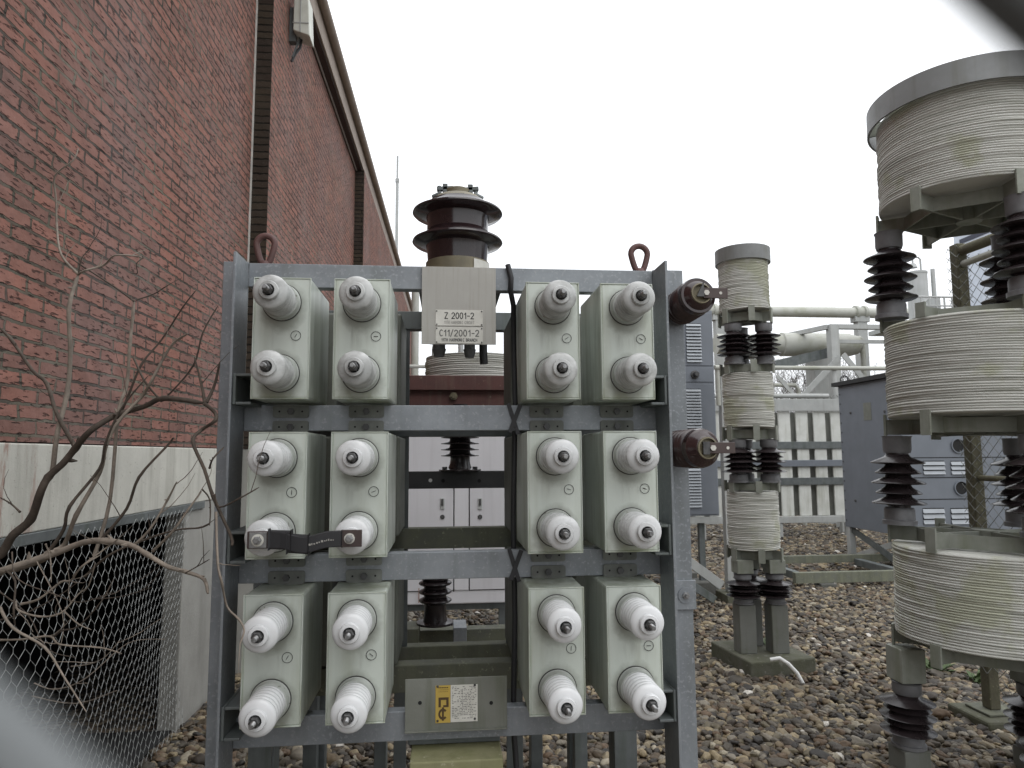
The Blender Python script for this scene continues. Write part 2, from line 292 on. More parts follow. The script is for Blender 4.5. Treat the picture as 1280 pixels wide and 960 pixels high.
def ground_mat():
    m = bpy.data.materials.new('gravel bed'); m.use_nodes = True; t = m.node_tree; b = t.nodes['Principled BSDF']
    N = t.nodes.new; L = t.links.new
    tc = N('ShaderNodeTexCoord'); v = N('ShaderNodeTexVoronoi'); v.inputs['Scale'].default_value = 20; L(tc.outputs['Object'], v.inputs['Vector'])
    s = N('ShaderNodeSeparateColor'); L(v.outputs['Color'], s.inputs[0])
    r = N('ShaderNodeValToRGB'); cr = r.color_ramp; cr.interpolation = 'CONSTANT'
    cr.elements[0].color = (.07, .055, .045, 1); cr.elements[1].position = .2; cr.elements[1].color = (.14, .11, .08, 1)
    for p, c in ((.4, (.10, .085, .07)), (.6, (.2, .16, .11)), (.8, (.05, .045, .04)), (.94, (.33, .3, .25))):
        e = cr.elements.new(p); e.color = (*c, 1)
    L(s.outputs[0], r.inputs[0]); L(r.outputs[0], b.inputs['Base Color']); b.inputs['Roughness'].default_value = .85
    bp = N('ShaderNodeBump'); bp.inputs['Strength'].default_value = 1; bp.inputs['Distance'].default_value = .03; bp.invert = True
    L(v.outputs['Distance'], bp.inputs['Height']); L(bp.outputs[0], b.inputs['Normal'])
    return m
M['ground'] = ground_mat()

# ------------------------------------------------------------------ mesh helpers
class MB:
    def __init__(s): s.v = []; s.f = []
    def add(s, vs, fs):
        o = len(s.v); s.v += [tuple(p) for p in vs]; s.f += [tuple(i + o for i in f) for f in fs]; return s
    def box(s, x0, x1, y0, y1, z0, z1, mat=None):
        vs = [Vector((x, y, z)) for z in (z0, z1) for y in (y0, y1) for x in (x0, x1)]
        if mat is not None: vs = [mat @ p for p in vs]
        return s.add(vs, [(0, 2, 3, 1), (4, 5, 7, 6), (0, 1, 5, 4), (2, 6, 7, 3), (0, 4, 6, 2), (1, 3, 7, 5)])
    def bar(s, a, b, w, h, up=(0, 0, 1)):
        a = Vector(a); b = Vector(b); d = (b - a); L = d.length; d = d / L; up = Vector(up)
        if abs(d.dot(up)) > .97: up = Vector((0, 1, 0))
        x = d.cross(up).normalized(); z = x.cross(d).normalized()
        m = Matrix.Identity(4); m.col[0][:3] = x; m.col[1][:3] = d; m.col[2][:3] = z; m.col[3][:3] = a
        return s.box(-w / 2, w / 2, 0, L, -h / 2, h / 2, m)
    def lathe(s, prof, seg=32, m=None, wob=None, cap=True):
        n = len(prof); vs = []
        for i in range(seg):
            a = 2 * math.pi * i / seg
            for j, (r, z) in enumerate(prof):
                dr, dz = wob(a, j) if wob else (0, 0)
                p = Vector(((r + dr) * math.cos(a), (r + dr) * math.sin(a), z + dz)); vs.append(m @ p if m is not None else p)
        fs = []
        for i in range(seg):
            k = (i + 1) % seg
            for j in range(n - 1): fs.append((i * n + j, k * n + j, k * n + j + 1, i * n + j + 1))
        if cap:
            if prof[0][0] > 1e-6: fs.append(tuple(i * n for i in range(seg))[::-1])
            if prof[-1][0] > 1e-6: fs.append(tuple(i * n + n - 1 for i in range(seg)))
        return s.add(vs, fs)
    def tube(s, pts, r, seg=8, closed=False, cap=True):
        pts = [Vector(p) for p in pts]; n = len(pts)
        rs = r if isinstance(r, (list, tuple)) else [r] * n
        vs = []; prev = None
        for i, p in enumerate(pts):
            if closed: t = (pts[(i + 1) % n] - pts[i - 1])
            else: t = pts[min(i + 1, n - 1)] - pts[max(i - 1, 0)]
            t = t.normalized()
            if prev is None:
                u = Vector((0, 0, 1)) if abs(t.z) < .9 else Vector((1, 0, 0))
                x = t.cross(u).normalized()
            else: x = (prev - t * prev.dot(t)).normalized()
            prev = x; y = t.cross(x)
            for k in range(seg):
                a = 2 * math.pi * k / seg; vs.append(p + (x * math.cos(a) + y * math.sin(a)) * rs[i])
        fs = []
        for i in range(n if closed else n - 1):
            j = (i + 1) % n
            for k in range(seg):
                l = (k + 1) % seg; fs.append((i * seg + k, i * seg + l, j * seg + l, j * seg + k))
        if cap and not closed: fs += [tuple(range(seg))[::-1], tuple((n - 1) * seg + k for k in range(seg))]
        return s.add(vs, fs)
    def prism(s, poly, m, d):
        n = len(poly)
        vs = [m @ Vector((x, y, 0)) for x, y in poly] + [m @ Vector((x, y, d)) for x, y in poly]
        return s.add(vs, [tuple(range(n))[::-1], tuple(range(n, 2 * n))] + [(i, (i + 1) % n, n + (i + 1) % n, n + i) for i in range(n)])

def root_loc(o):
    while o.parent: o = o.parent
    return o.location
def ob(name, mb, mat, parent=None, bevel=0.0, smooth=None, local=False):
    v = np.array(mb.v, dtype=float)
    off = Vector((0, 0, 0))
    if parent is not None and not local: off = root_loc(parent).copy()
    if parent is None and not local:
        c = (v.min(0) + v.max(0)) / 2; off = Vector((c[0], c[1], v[:, 2].min()))
    v = v - np.array(off)
    me = bpy.data.meshes.new(name); me.from_pydata([tuple(p) for p in v], [], mb.f); me.validate(); me.update()
    me.materials.append(M[mat])
    if smooth:
        me.polygons.foreach_set('use_smooth', [True] * len(me.polygons)); me.set_sharp_from_angle(angle=math.radians(smooth))
    o = bpy.data.objects.new(name, me); col.objects.link(o)
    if parent is not None: o.parent = parent
    else: o.location = off
    if bevel:
        b = o.modifiers.new('bevel', 'BEVEL'); b.width = bevel; b.segments = 2; b.limit_method = 'ANGLE'; b.angle_limit = math.radians(40)
    return o
def tag(o, label, cat, group=None, kind=None):
    if label: o['label'] = label
    if cat: o['category'] = cat
    if group: o['group'] = group
    if kind: o['kind'] = kind
    return o
def thing(name, label, cat, loc=(0, 0, 0), group=None):
    o = bpy.data.objects.new(name, None); o.empty_display_size = .1; col.objects.link(o); o.location = loc
    return tag(o, label, cat, group)
def copy_tree(o, parent=None):
    c = o.copy(); col.objects.link(c)
    if parent is not None: c.parent = parent
    for ch in list(o.children): copy_tree(ch, c)
    return c
def text_mb(s, size, m, depth=.0006, sx=1.0):
    cu = bpy.data.curves.new('t', 'FONT'); cu.body = s; cu.size = size; cu.align_x = 'CENTER'; cu.align_y = 'CENTER'; cu.extrude = depth
    o = bpy.data.objects.new('t', cu); me = bpy.data.meshes.new_from_object(o)
    mb = MB(); S = Matrix.Diagonal((sx, 1, 1, 1))
    mb.add([m @ (S @ v.co) for v in me.vertices], [tuple(p.vertices) for p in me.polygons])
    bpy.data.objects.remove(o); bpy.data.curves.remove(cu); bpy.data.meshes.remove(me)
    return mb
def arc(cx, cy, rx, ry, a0, a1, n=10): return [(cx + rx * math.cos(math.radians(a0 + (a1 - a0) * k / n)), cy + ry * math.sin(math.radians(a0 + (a1 - a0) * k / n))) for k in range(n + 1)]
GL = {'Z': [[(0, 1), (.55, 1), (0, 0), (.55, 0)]], '2': [arc(.28, .72, .27, .28, 165, -35) + [(0, 0), (.56, 0)]], '0': [arc(.28, .5, .27, .5, 90, 450, 22)],
      '1': [[(.1, .74), (.34, 1), (.34, 0)]], '-': [[(.08, .46), (.48, .46)]], 'C': [arc(.3, .5, .28, .5, 50, 310, 18)], '/': [[(0, -.08), (.42, 1.06)]], ' ': [],
      'T': [[(0, 1), (.56, 1)], [(.28, 1), (.28, 0)]], 'H': [[(0, 0), (0, 1)], [(.52, 0), (.52, 1)], [(0, .52), (.52, .52)]], 'A': [[(0, 0), (.28, 1), (.56, 0)], [(.1, .34), (.46, .34)]],
      'R': [[(0, 0), (0, 1)] + arc(.26, .75, .26, .25, 90, -90, 8) + [(0, .5)], [(.24, .5), (.54, 0)]], 'M': [[(0, 0), (0, 1), (.3, .4), (.6, 1), (.6, 0)]], 'O': [arc(.28, .5, .28, .5, 90, 450, 20)],
      'N': [[(0, 0), (0, 1), (.52, 0), (.52, 1)]], 'I': [[(.06, 0), (.06, 1)]], 'B': [[(0, 0), (0, 1)] + arc(.24, .75, .26, .25, 90, -90, 8) + [(0, .5)], [(.2, .5)] + arc(.26, .25, .28, .25, 90, -90, 8) + [(0, 0)]], 'U': [[(0, 1), (0, .25)] + arc(.27, .26, .27, .26, 180, 360, 10) + [(.54, 1)]]}
def engrave(sx, text, h, m, th, gap=.22):
    wd_ = [max([p[0] for q in GL[c] for p in q] + [.3]) for c in text]; tot = sum(wd_) + gap * (len(text) - 1); x = -tot / 2; mb = MB(); k = 0
    for c, w in zip(text, wd_):
        for q in GL[c]:
            pts = [Vector(((x + px) * h * sx, (py - .5) * h, 0)) for px, py in q]
            for a, b in zip(pts, pts[1:]):
                d = (b - a); L_ = d.length
                if L_ < 1e-7: continue
                d = d / L_; n = Vector((-d.y, d.x, 0)) * th / 2; e = d * th * .35; k += 1; z = .0001 + (k % 5) * .00004
                mb.add([m @ (p + Vector((0, 0, z))) for p in (a - e - n, b + e - n, b + e + n, a - e + n)], [(0, 1, 2, 3)])
        x += w + gap
    return mb
def face_m(p):                              # text plane: x right, y up, facing the camera (-Y)
    m = Matrix.Identity(4); m.col[0][:3] = (1, 0, 0); m.col[1][:3] = (0, 0, 1); m.col[2][:3] = (0, -1, 0); m.col[3][:3] = p
    return m
def axis_m(p, d):                           # lathe z axis along d
    m = Vector(d).to_track_quat('Z', 'Y').to_matrix().to_4x4(); m.translation = Vector(p); return m
def chainlink(mb, O, U, V, w, h, cell, r, ang=45, seg=4, off=(0, 0), cell2=None):
    """two families of straight woven wires in the rectangle O + u U + v V"""
    O = Vector(O); U = Vector(U); V = Vector(V); Nn = U.cross(V).normalized()
    for fam, sg in ((0, 1), (1, -1)):
        a = math.radians(ang) * sg; d = (math.cos(a), math.sin(a)); n = (-math.sin(a), math.cos(a))
        c = cell if fam == 0 else (cell2 or cell)
        cs = [n[0] * x + n[1] * y for x in (0, w) for y in (0, h)]
        k = math.floor((min(cs) - off[fam]) / c)
        while k * c + off[fam] < max(cs):
            q = k * c + off[fam]; k += 1
            # line n.p=q ; p = q*n + t*d clipped
            t0, t1 = -1e9, 1e9
            for i, lim in ((0, w), (1, h)):
                p0 = q * n[i]
                ta, tb = (0 - p0) / d[i], (lim - p0) / d[i]
                t0 = max(t0, min(ta, tb)); t1 = min(t1, max(ta, tb))
            if t1 - t0 < 1e-3: continue
            A = (q * n[0] + t0 * d[0], q * n[1] + t0 * d[1]); B = (q * n[0] + t1 * d[0], q * n[1] + t1 * d[1])
            e = Nn * (r * (.9 if fam else -.9))
            mb.tube([O + U * A[0] + V * A[1] + e, O + U * B[0] + V * B[1] + e], r, seg)
    return mb
# ================================================================== SETTING
g = MB(); g.add([(-300, -60, 0), (400, -60, 0), (400, 500, 0), (-300, 500, 0)], [(0, 1, 2, 3)])
tag(ob('ground', g, 'ground'), None, None, kind='structure')
# ---- loose pebbles
def pebbles():
    P = []
    def fill(x0, x1, y0, y1, dens, s0, s1, keep):
        n = int((x1 - x0) * (y1 - y0) * dens)
        xy = rng.uniform((x0, y0), (x1, y1), (n, 2))
        for x, y in xy:
            if keep(x, y): P.append((x, y, rng.uniform(0, .022), (s0 + (s1 - s0) * rng.random() ** 1.4) * (1.5 if rng.random() < .07 else 1)))
    wall = lambda x, y: x > -1.60 + .0117 * (y - 4.2) + (.13 if y > 5.5 else 0)
    vis = lambda x, y: wall(x, y) and x < .95 * y + .5 and x > -.75 * y - .3
    fill(-2, 4.6, 2.4, 5.2, 1000, .018, .038, vis)
    fill(-2, 7.5, 5.2, 9, 700, .019, .036, vis)
    fill(1.0, 14, 9, 16, 260, .026, .05, lambda x, y: vis(x, y) and x > .2 * y)
    me = bpy.data.meshes.new('pebbles'); me.from_pydata([p[:3] for p in P], [], [])
    a = me.attributes.new('size', 'FLOAT', 'POINT'); a.data.foreach_set('value', [p[3] for p in P])
    o = bpy.data.objects.new('pebbles', me); col.objects.link(o)
    tag(o, None, None, kind='stuff')
    ng = bpy.data.node_groups.new('pebble scatter', 'GeometryNodeTree')
    ng.interface.new_socket('Geometry', in_out='INPUT', socket_type='NodeSocketGeometry'); ng.interface.new_socket('Geometry', in_out='OUTPUT', socket_type='NodeSocketGeometry')
    N = ng.nodes.new; L = ng.links.new
    gi = N('NodeGroupInput'); go = N('NodeGroupOutput'); jn = N('GeometryNodeJoinGeometry')
    for k in range(6):
        ic = N('GeometryNodeMeshIcoSphere'); ic.inputs['Radius'].default_value = 1; ic.inputs['Subdivisions'].default_value = 3
        sp_ = N('GeometryNodeSetPosition'); L(ic.outputs['Mesh'], sp_.inputs['Geometry'])
        ps = N('GeometryNodeInputPosition'); ad = N('ShaderNodeVectorMath'); ad.operation = 'ADD'; L(ps.outputs[0], ad.inputs[0]); ad.inputs[1].default_value = (k * 7.3, k * 3.1, k * 5.7)
        nz = N('ShaderNodeTexNoise'); nz.inputs['Scale'].default_value = .9; nz.inputs['Detail'].default_value = 2; L(ad.outputs[0], nz.inputs['Vector'])
        sb = N('ShaderNodeVectorMath'); sb.operation = 'SUBTRACT'; L(nz.outputs['Color'], sb.inputs[0]); sb.inputs[1].default_value = (.5, .5, .5)
        sc = N('ShaderNodeVectorMath'); sc.operation = 'SCALE'; L(sb.outputs[0], sc.inputs[0]); sc.inputs['Scale'].default_value = 1.1
        L(sc.outputs[0], sp_.inputs['Offset'])
        ss = N('GeometryNodeSetShadeSmooth'); L(sp_.outputs[0], ss.inputs[0])
        sm = N('GeometryNodeSetMaterial'); sm.inputs['Material'].default_value = M['pebble']; L(ss.outputs[0], sm.inputs[0])
        gt = N('GeometryNodeGeometryToInstance'); L(sm.outputs[0], gt.inputs[0]); L(gt.outputs[0], jn.inputs[0])
    ip = N('GeometryNodeInstanceOnPoints'); L(gi.outputs[0], ip.inputs['Points']); L(jn.outputs[0], ip.inputs['Instance']); ip.inputs['Pick Instance'].default_value = True
    ri = N('FunctionNodeRandomValue'); ri.data_type = 'INT'; ri.inputs[4].default_value = 0; ri.inputs[5].default_value = 5; L(ri.outputs[2], ip.inputs['Instance Index'])
    rr = N('FunctionNodeRandomValue'); rr.data_type = 'FLOAT_VECTOR'; rr.inputs[0].default_value = (-.45, -.45, 0); rr.inputs[1].default_value = (.45, .45, 6.28)
    L(rr.outputs[0], ip.inputs['Rotation'])
    na = N('GeometryNodeInputNamedAttribute'); na.data_type = 'FLOAT'; na.inputs[0].default_value = 'size'
    rs = N('FunctionNodeRandomValue'); rs.data_type = 'FLOAT_VECTOR'; rs.inputs[0].default_value = (.75, .65, .42); rs.inputs[1].default_value = (1.3, 1.0, .72); rs.inputs['Seed'].default_value = 3
    vm = N('ShaderNodeVectorMath'); vm.operation = 'SCALE'; L(rs.outputs[0], vm.inputs[0]); L(na.outputs[0], vm.inputs['Scale']); L(vm.outputs[0], ip.inputs['Scale'])
    L(ip.outputs[0], go.inputs[0])
    md = o.modifiers.new('scatter', 'NODES'); md.node_group = ng
    me.materials.append(M['pebble'])
pebbles()

# ---- brick building (local frame: x = out of the wall, y = along it, z up)
WX = -1.63 - .0117 * 4.2
bld = thing('brick_building', 'long red brick building with dark pilasters, a pale concrete band and a brown roof edge', 'building', (WX, 0, 0))
bld.rotation_euler.z = -math.atan(.0117)
S1, S2, YE = 5.64, 10.4, 24.0; ST = .138; WT = 6.03; BT, BB = 1.712, 1.355; YP = 4.52
def lob(name, mb, mat, **k): return ob(name, mb, mat, parent=k.pop('parent', bld), local=True, **k)
lob('wall', MB().box(-.4, 0, -3, S1, BT, WT), 'brick')
lob('wall', MB().box(-.4, ST, S1 + .004, S2, BT, WT), 'brick')
lob('wall', MB().box(-.4, 2 * ST, S2 + .004, YE, BT, WT), 'brick')
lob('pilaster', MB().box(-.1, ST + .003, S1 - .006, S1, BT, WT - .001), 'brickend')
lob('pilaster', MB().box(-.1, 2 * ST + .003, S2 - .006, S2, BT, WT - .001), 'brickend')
se = MB().box(-.01, .012, S1 - .02, S1 - .007, BT, WT - .002); lob('joint_sealant', se, 'sealant')
# band, with a small brick ledge line above
lob('concrete_band', MB().box(-.4, .012, -3, S1 - .03, BB, BT - .006), 'band', bevel=.006)
lob('lintel', MB().box(-.05, .02, -3, YP + .3, BB - .045, BB - .001), 'galvdark', bevel=.003)
lob('plinth', MB().box(-.11, .006, YP, YP + 2.2, -.1, BB - .003).box(-.9, .006, YP + 2.201, YE, -.1, BB - .003).box(-.2, ST + .002, S1, S2, -.1, BT - .004).box(-.2, 2 * ST + .002, S2, YE, -.1, BT - .004), 'plinth', bevel=.008)
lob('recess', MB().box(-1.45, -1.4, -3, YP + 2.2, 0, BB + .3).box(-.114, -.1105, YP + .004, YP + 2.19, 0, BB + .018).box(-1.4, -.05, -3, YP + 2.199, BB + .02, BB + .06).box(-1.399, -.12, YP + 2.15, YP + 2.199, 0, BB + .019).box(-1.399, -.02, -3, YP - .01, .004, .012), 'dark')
# eave
OX = 1.63 - 1.397 + .02
lob('soffit', MB().box(-.4, OX - .012, -3, S1 - .01, WT, WT + .05).box(-.4, OX - .012, S1 - .01, YE, WT + .001, WT + .049), 'soffit')
lob('drip_edge', MB().box(OX - .10, OX - .085, -3, YE + .05, WT - .012, WT - .001), 'lead')
lob('fascia', MB().box(OX - .011, OX + .012, -3, YE + .06, WT + .02, WT + .27), 'fascia', bevel=.004)
lob('gutter', MB().tube([(OX + .05, -3, WT + .30), (OX + .05, YE + .06, WT + .30)], .055, 10), 'fascia', smooth=40)
lob('roof', MB().box(-9, OX + .02, -3, YE + .07, WT + .275, WT + .33), 'roofing')
lob('gable_wall', MB().box(-9, -.4, YE - .3, YE, 0, WT), 'brick')
# ---- wire netting over the recess
Rb = Matrix.Rotation(-math.atan(.0117), 4, 'Z'); Rb.translation = (WX, 0, 0)
def netting():
    mb = MB(); cw, ch, r = .060, .050, .00095
    ny = int((YP + .06 + .2) / cw); nz = int(1.33 / ch)
    def P(y, z):
        bul = .03 + .05 * math.sin(y * 2.1 + 1) * math.sin(z * 2.6) + .10 * max(0, .5 - z) ** 1.5 + .008 * math.sin(y * 9 + z * 7)
        return Rb @ Vector((bul, y, z))
    for i in range(ny):
        y0 = -.2 + i * cw
        for j in range(nz):
            z0 = .03 + j * ch; s = (j % 2) * cw / 2
            a = P(y0 + s, z0); b = P(y0 + s, z0 + ch * .38); c = P(y0 + s + cw / 2, z0 + ch); d = P(y0 + s - cw / 2, z0 + ch)
            for p, q, k_ in ((a, b, 1.5), (b, c, 1), (b, d, 1)): mb.tube([p, q], r * k_, 3, cap=False)
    o = ob('wire_netting', mb, 'meshwire')
    tag(o, 'pale wire netting stretched over the dark recess under the white concrete band', 'netting')
netting()
# ---- wall lamp
y_l = 6.22; zl0, zl1 = zat(372, 52, 6.22), zat(375, 3, 6.22)
wl = thing('wall_lamp', 'off white box lamp high on the brick wall just under the eave', 'lamp', Rb @ Vector((ST, y_l, zl0)))
wl.rotation_euler.z = bld.rotation_euler.z
hm = MB(); hh = zl1 - zl0
hm.add([(.05, -.1, .05), (.05, .1, .05), (.2, .1, 0), (.2, -.1, 0), (.05, -.1, hh), (.05, .1, hh), (.18, .1, hh), (.18, -.1, hh)], [(0, 3, 2, 1), (4, 5, 6, 7), (0, 1, 5, 4), (1, 2, 6, 5), (2, 3, 7, 6), (3, 0, 4, 7)])
ob('housing', hm, 'lampw', wl, bevel=.008, local=True)
ob('lid_seam', MB().box(.045, .19, -.106, -.098, hh * .3, hh * .32).box(.11, .12, -.106, -.099, .03, hh * .98), 'struct', wl, local=True)
ob('mounting_bracket', MB().box(0, .06, -.035, .035, -.02, hh * .8).bar((.03, 0, -.16), (.09, 0, .03), .03, .012), 'galvdark', wl, local=True)
ob('lead_cable', MB().tube([(.1, .02, .03), (.09, .02, -.05), (.05, .01, -.12), (.02, 0, -.2)], .012, 8), 'black', wl, local=True, smooth=60)

# ================================================================== CAPACITOR RACK
X0, ZT, Y0 = -.53957, H + .50044, 1.94537
CX = [X0 + d for d in (0, .221, .767, .987)]; RZ = [ZT, ZT - .434, ZT - .870]; CWD, CHT, CDP = .157, .343, .31
YB, YR = 2.10, 2.78; TOP = H + .586
LX0, LX1, RX0, RX1 = -.672, -.599, .654, .752
rack = thing('capacitor_rack', 'tall galvanised steel rack holding four columns of cream capacitor cans', 'rack', (.04, 2.44, 0))
def angle_post(xf0, xf1, xl, s):
    p = MB(); t = .008
    p.box(xf0, xf1, YB, YB + t, 0, TOP)
    p.box(xl if s > 0 else xl - t, xl + t if s > 0 else xl, YB - .122, YB - .0005, 0, TOP - .004)
    return p
ob('post', angle_post(LX0, LX1, LX1, -1), 'galv', rack, bevel=.0015)
ob('post', angle_post(RX0, RX1, RX0, 1), 'galv', rack, bevel=.0015)
for x0, x1, xl in ((-.735, -.65, -.65), (.66, .75, .66)):
    p = MB().box(x0, x1, YR, YR + .008, 0, TOP).box(xl, xl + .008, YR + .009, YR + .1, 0, TOP)
    ob('post', p, 'galvdark', rack, bevel=.0015)
def channel_x(x0, x1, y, z0, z1, d=.04, t=.007, s=1):          # C channel along x, web at y, flanges pointing s
    m = MB().box(x0, x1, y, y + t, z0, z1)
    ya, yb = (y + t + .0002, y + d) if s > 0 else (y - d, y - .0002)
    m.box(x0, x1, ya, yb, z1 - t, z1); m.box(x0, x1, ya, yb, z0, z0 + t); return m
FB = [(H + .510, H + .583), (H + .0745, H + .151), (H - .366, H - .2865), (H - .820, H - .738)]
for z0, z1 in FB: ob('beam', channel_x(LX1 + .001, RX0 - .001, YB + .001, z0, z1), 'galv', rack, bevel=.002)
for i, (z0, z1) in enumerate(FB):
    ob('beam', channel_x(-.649, .659, YR - .001, z0, z1, d=.06), 'galvmoss' if i >= 2 else 'galvdark', rack, bevel=.002)
ob('beam', channel_x(-.60, .652, 2.54, FB[3][0] - .01, FB[3][1], d=.07), 'galvmoss', rack, bevel=.002)
ob('upright', MB().box(-.198, -.150, YR + .008, YR + .016, 0, TOP - .03).box(-.198, -.190, YR + .0165, YR + .06, 0, TOP - .03), 'galvdark', rack, bevel=.002)
ob('upright', MB().box(.236, .300, YR + .008, YR + .016, 0, TOP - .03).box(.292, .300, YR + .0165, YR + .06, 0, TOP - .03), 'galvdark', rack, bevel=.002)
for zt in (.2325, -.205, -.668):
    for sg in (-1, 1):
        zc0, zc1 = H + zt - .088, H + zt
        w = MB(); t = .008
        xa = LX1 + .001 if sg < 0 else RX0 - .001
        def bx(u0, u1, z0, z1): w.box(min(xa - sg * u0, xa - sg * u1), max(xa - sg * u0, xa - sg * u1), YB - .115, YR - .12 if zt < -.6 else YR - .002, z0, z1)
        bx(0, t, zc0, zc1); bx(t + .0005, .05, zc1 - t, zc1); bx(t + .0005, .05, zc0, zc0 + t)
        ob('side_rail', w, 'galvdark', rack, bevel=.002)
# lifting eyes
def eye(px, py0, py1, Y):
    c = at(px, (py0 + py1) / 2, Y); hz = zat(px, py0, Y) - zat(px, py1, Y)
    pts = []
    for k in range(28):
        a = 2 * math.pi * k / 28; sn = math.sin(a); cs = math.cos(a)
        sq = 1 if sn > 0 else (1 - .38 * (-sn))
        ex = cs if sn > 0 else math.copysign(abs(cs) ** .55, cs)
        zc_ = c.z + hz * .5 - .0375
        pts.append((c.x + .0275 * sq * ex, Y, zc_ + (.0275 * sn if sn > 0 else (zc_ - TOP - .004) * sn)))
    m = MB().tube(pts, .0098, 12, closed=True)
    m.lathe([(.02, -.014), (.02, 0), (.013, .012)], 16, Matrix.Translation((c.x, Y, TOP + .001)))
    ob('lifting_eye', m, 'rustred', rack, smooth=50)
eye(332, 291, 326, 2.14); eye(799, 304, 338, 2.14)
# earth plate on the right post
c = at(857, 744, YB - .01)
ep = ob('earth_plate', MB().box(c.x - .036, c.x + .034, YB - .009, YB - .001, c.z - .044, c.z + .044), 'galv', rack, bevel=.002)
ob('bolt', MB().lathe([(.011, 0), (.011, .008), (.006, .0085), (.006, .02)], 6, axis_m((c.x, YB - .0095, c.z), (0, -1, 0))), 'stud', ep)
ob('washer', MB().lathe([(.024, 0), (.024, .003)], 24, axis_m((c.x, YB - .0092, c.z), (0, -1, 0))), 'galv', ep, smooth=30)

# ---- capacitor cans
def bushing_profile(dirty):
    p = [(.0470, .028), (.0440, .031)]
    for k in range(4):
        z = .0305 + k * .0208; p += [(.0370, z), (.0370, z + .0066), (.0440, z + .0076), (.0470, z + .0108), (.0470, z + .0152), (.0452, z + .0186), (.0430, z + .0200)]
    return [(r_ * .965, z) for r_, z in p + [(.0370, .1145), (.0370, .1190), (.0450, .1200), (.0472, .1220), (.0476, .126), (.0468, .1300), (.0440, .1335), (.038, .1368), (.0292, .1388), (.0272, .1390), (.0262, .1390), (.0262, .149), (.0245, .1515), (.0165, .1525), (.0145, .147)]]
def make_can(front=True):
    root = thing('capacitor_can', 'x', 'capacitor')
    t = MB(); w, h, d = CWD / 2, CHT, CDP
    t.box(-w, w, .004, d, 0, h)
    ob('tank', t, 'can', root, bevel=.007, local=True)
    # folded lid rim: a thin raised seam around the front face
    rim = MB(); e = .003
    for a, b_, c_, d_ in ((-w, w, h - e, h), (-w, w, 0, e), (-w, -w + e, e, h - e), (w - e, w, e, h - e)): rim.box(a, b_, .0022, .012, c_, d_)
    ob('lid_seam', rim, 'can', root, bevel=.001, local=True)
    for i, dz in enumerate((.2715, .0715)):
        ax = axis_m((0, .003, dz), (0, -1, 0))
        b = ob('bushing', MB().lathe(bushing_profile(0), 40, ax, cap=False), 'porc', root, smooth=48, local=True)
        ob('collar', MB().lathe([(.0515, 0), (.0515, .004), (.0498, .005), (.0498, .024), (.0488, .0285), (.044, .029)], 40, ax), 'collar', b, smooth=30, local=True)
        ob('sealing_ring', MB().lathe([(.0537, -.001), (.0540, .0015), (.0528, .0025)], 40, ax), 'seal', b, smooth=30, local=True)
        ob('terminal_nut', MB().lathe([(.0135, .146), (.0135, .163), (.011, .165)], 6, ax), 'nut', b, local=True)
        st = [(.0062, .164)]
        for k in range(7): st += [(.0068, .166 + k * .003), (.0056, .1675 + k * .003)]
        st += [(.005, .190)]
        ob('terminal_stud', MB().lathe(st, 12, ax), 'stud', b, smooth=30, local=True)
    return root
def stamp(root, ang, x=.040, z=.178):
    m = MB(); ax = axis_m((x, .0035, z), (0, -1, 0))
    R = .0135; pts = [(x + R * math.cos(2 * math.pi * k / 28), .0025, z + R * math.sin(2 * math.pi * k / 28)) for k in range(28)]
    m.tube(pts, .00075, 5, closed=True)
    dx, dz = .006 * math.cos(ang), .006 * math.sin(ang)
    m.bar((x - dx, .0028, z - dz), (x + dx, .0028, z + dz), .0011, .0014)
    ob('stamp_mark', m, 'ink', root, local=True)
def lug(root, z, up):                       # fixing lug with bolt and two holes, z = local height of its middle
    L = MB(); w, hh_, r = .052, .0185, .007
    poly = []
    for cx, cz, a0 in ((w - r, hh_ - r, 0), (-w + r, hh_ - r, 90), (-w + r, -hh_ + r, 180), (w - r, -hh_ + r, 270)):
        for k in range(5):
            a = math.radians(a0 + k * 22.5); poly.append((cx + r * math.cos(a), cz + r * math.sin(a)))
    yb = YB - Y0 - .0015
    L.prism(poly, face_m((0, yb, z)), .004)
    lg = ob('mounting_lug', L, 'canlug', root, local=True)
    ob('bolt', MB().lathe([(.0105, 0), (.0105, .007)], 6, axis_m((0, yb - .0045, z), (0, -1, 0))), 'nut', lg, local=True)
    ob('lug_hole', MB().lathe([(.003, 0), (.003, .0006)], 12, axis_m((-.033, yb - .0042, z), (0, -1, 0))).lathe([(.003, 0), (.003, .0006)], 12, axis_m((.033, yb - .0042, z), (0, -1, 0))), 'dark', lg, local=True)
M['canlug'] = mk('dirty cream lug', (.20, .21, .19), (.12, .125, .115), 20, .7, 0, .1, streak=(.07, .075, .06), samt=.6)
proto = make_can()
rown = ['top', 'middle', 'bottom']; coln = ['far left', 'second', 'third', 'far right']
lab = {(0, 0): 'cream capacitor can at the far left of the top row, beside the left steel post',
       (0, 1): 'cream capacitor can in the top row, left of the hanging metal sign plate',
       (0, 2): 'cream capacitor can in the top row, right of the hanging metal sign plate',
       (0, 3): 'cream capacitor can at the far right of the top row, beside the upper brown bushing',
       (1, 0): 'cream capacitor can in the middle row under the left end of the black strap',
       (1, 1): 'cream capacitor can in the middle row under the right end of the black strap',
       (1, 2): 'cream capacitor can in the middle row, third from the left, by the black cable',
       (1, 3): 'cream capacitor can at the far right of the middle row, beside the lower brown bushing',
       (2, 0): 'cream capacitor can at the bottom left corner of the rack, nearest the left post',
       (2, 1): 'cream capacitor can in the bottom row, left of the yellow labelled plate',
       (2, 2): 'cream capacitor can in the bottom row, right of the yellow labelled plate',
       (2, 3): 'cream capacitor can at the bottom right corner of the rack, nearest the right post'}
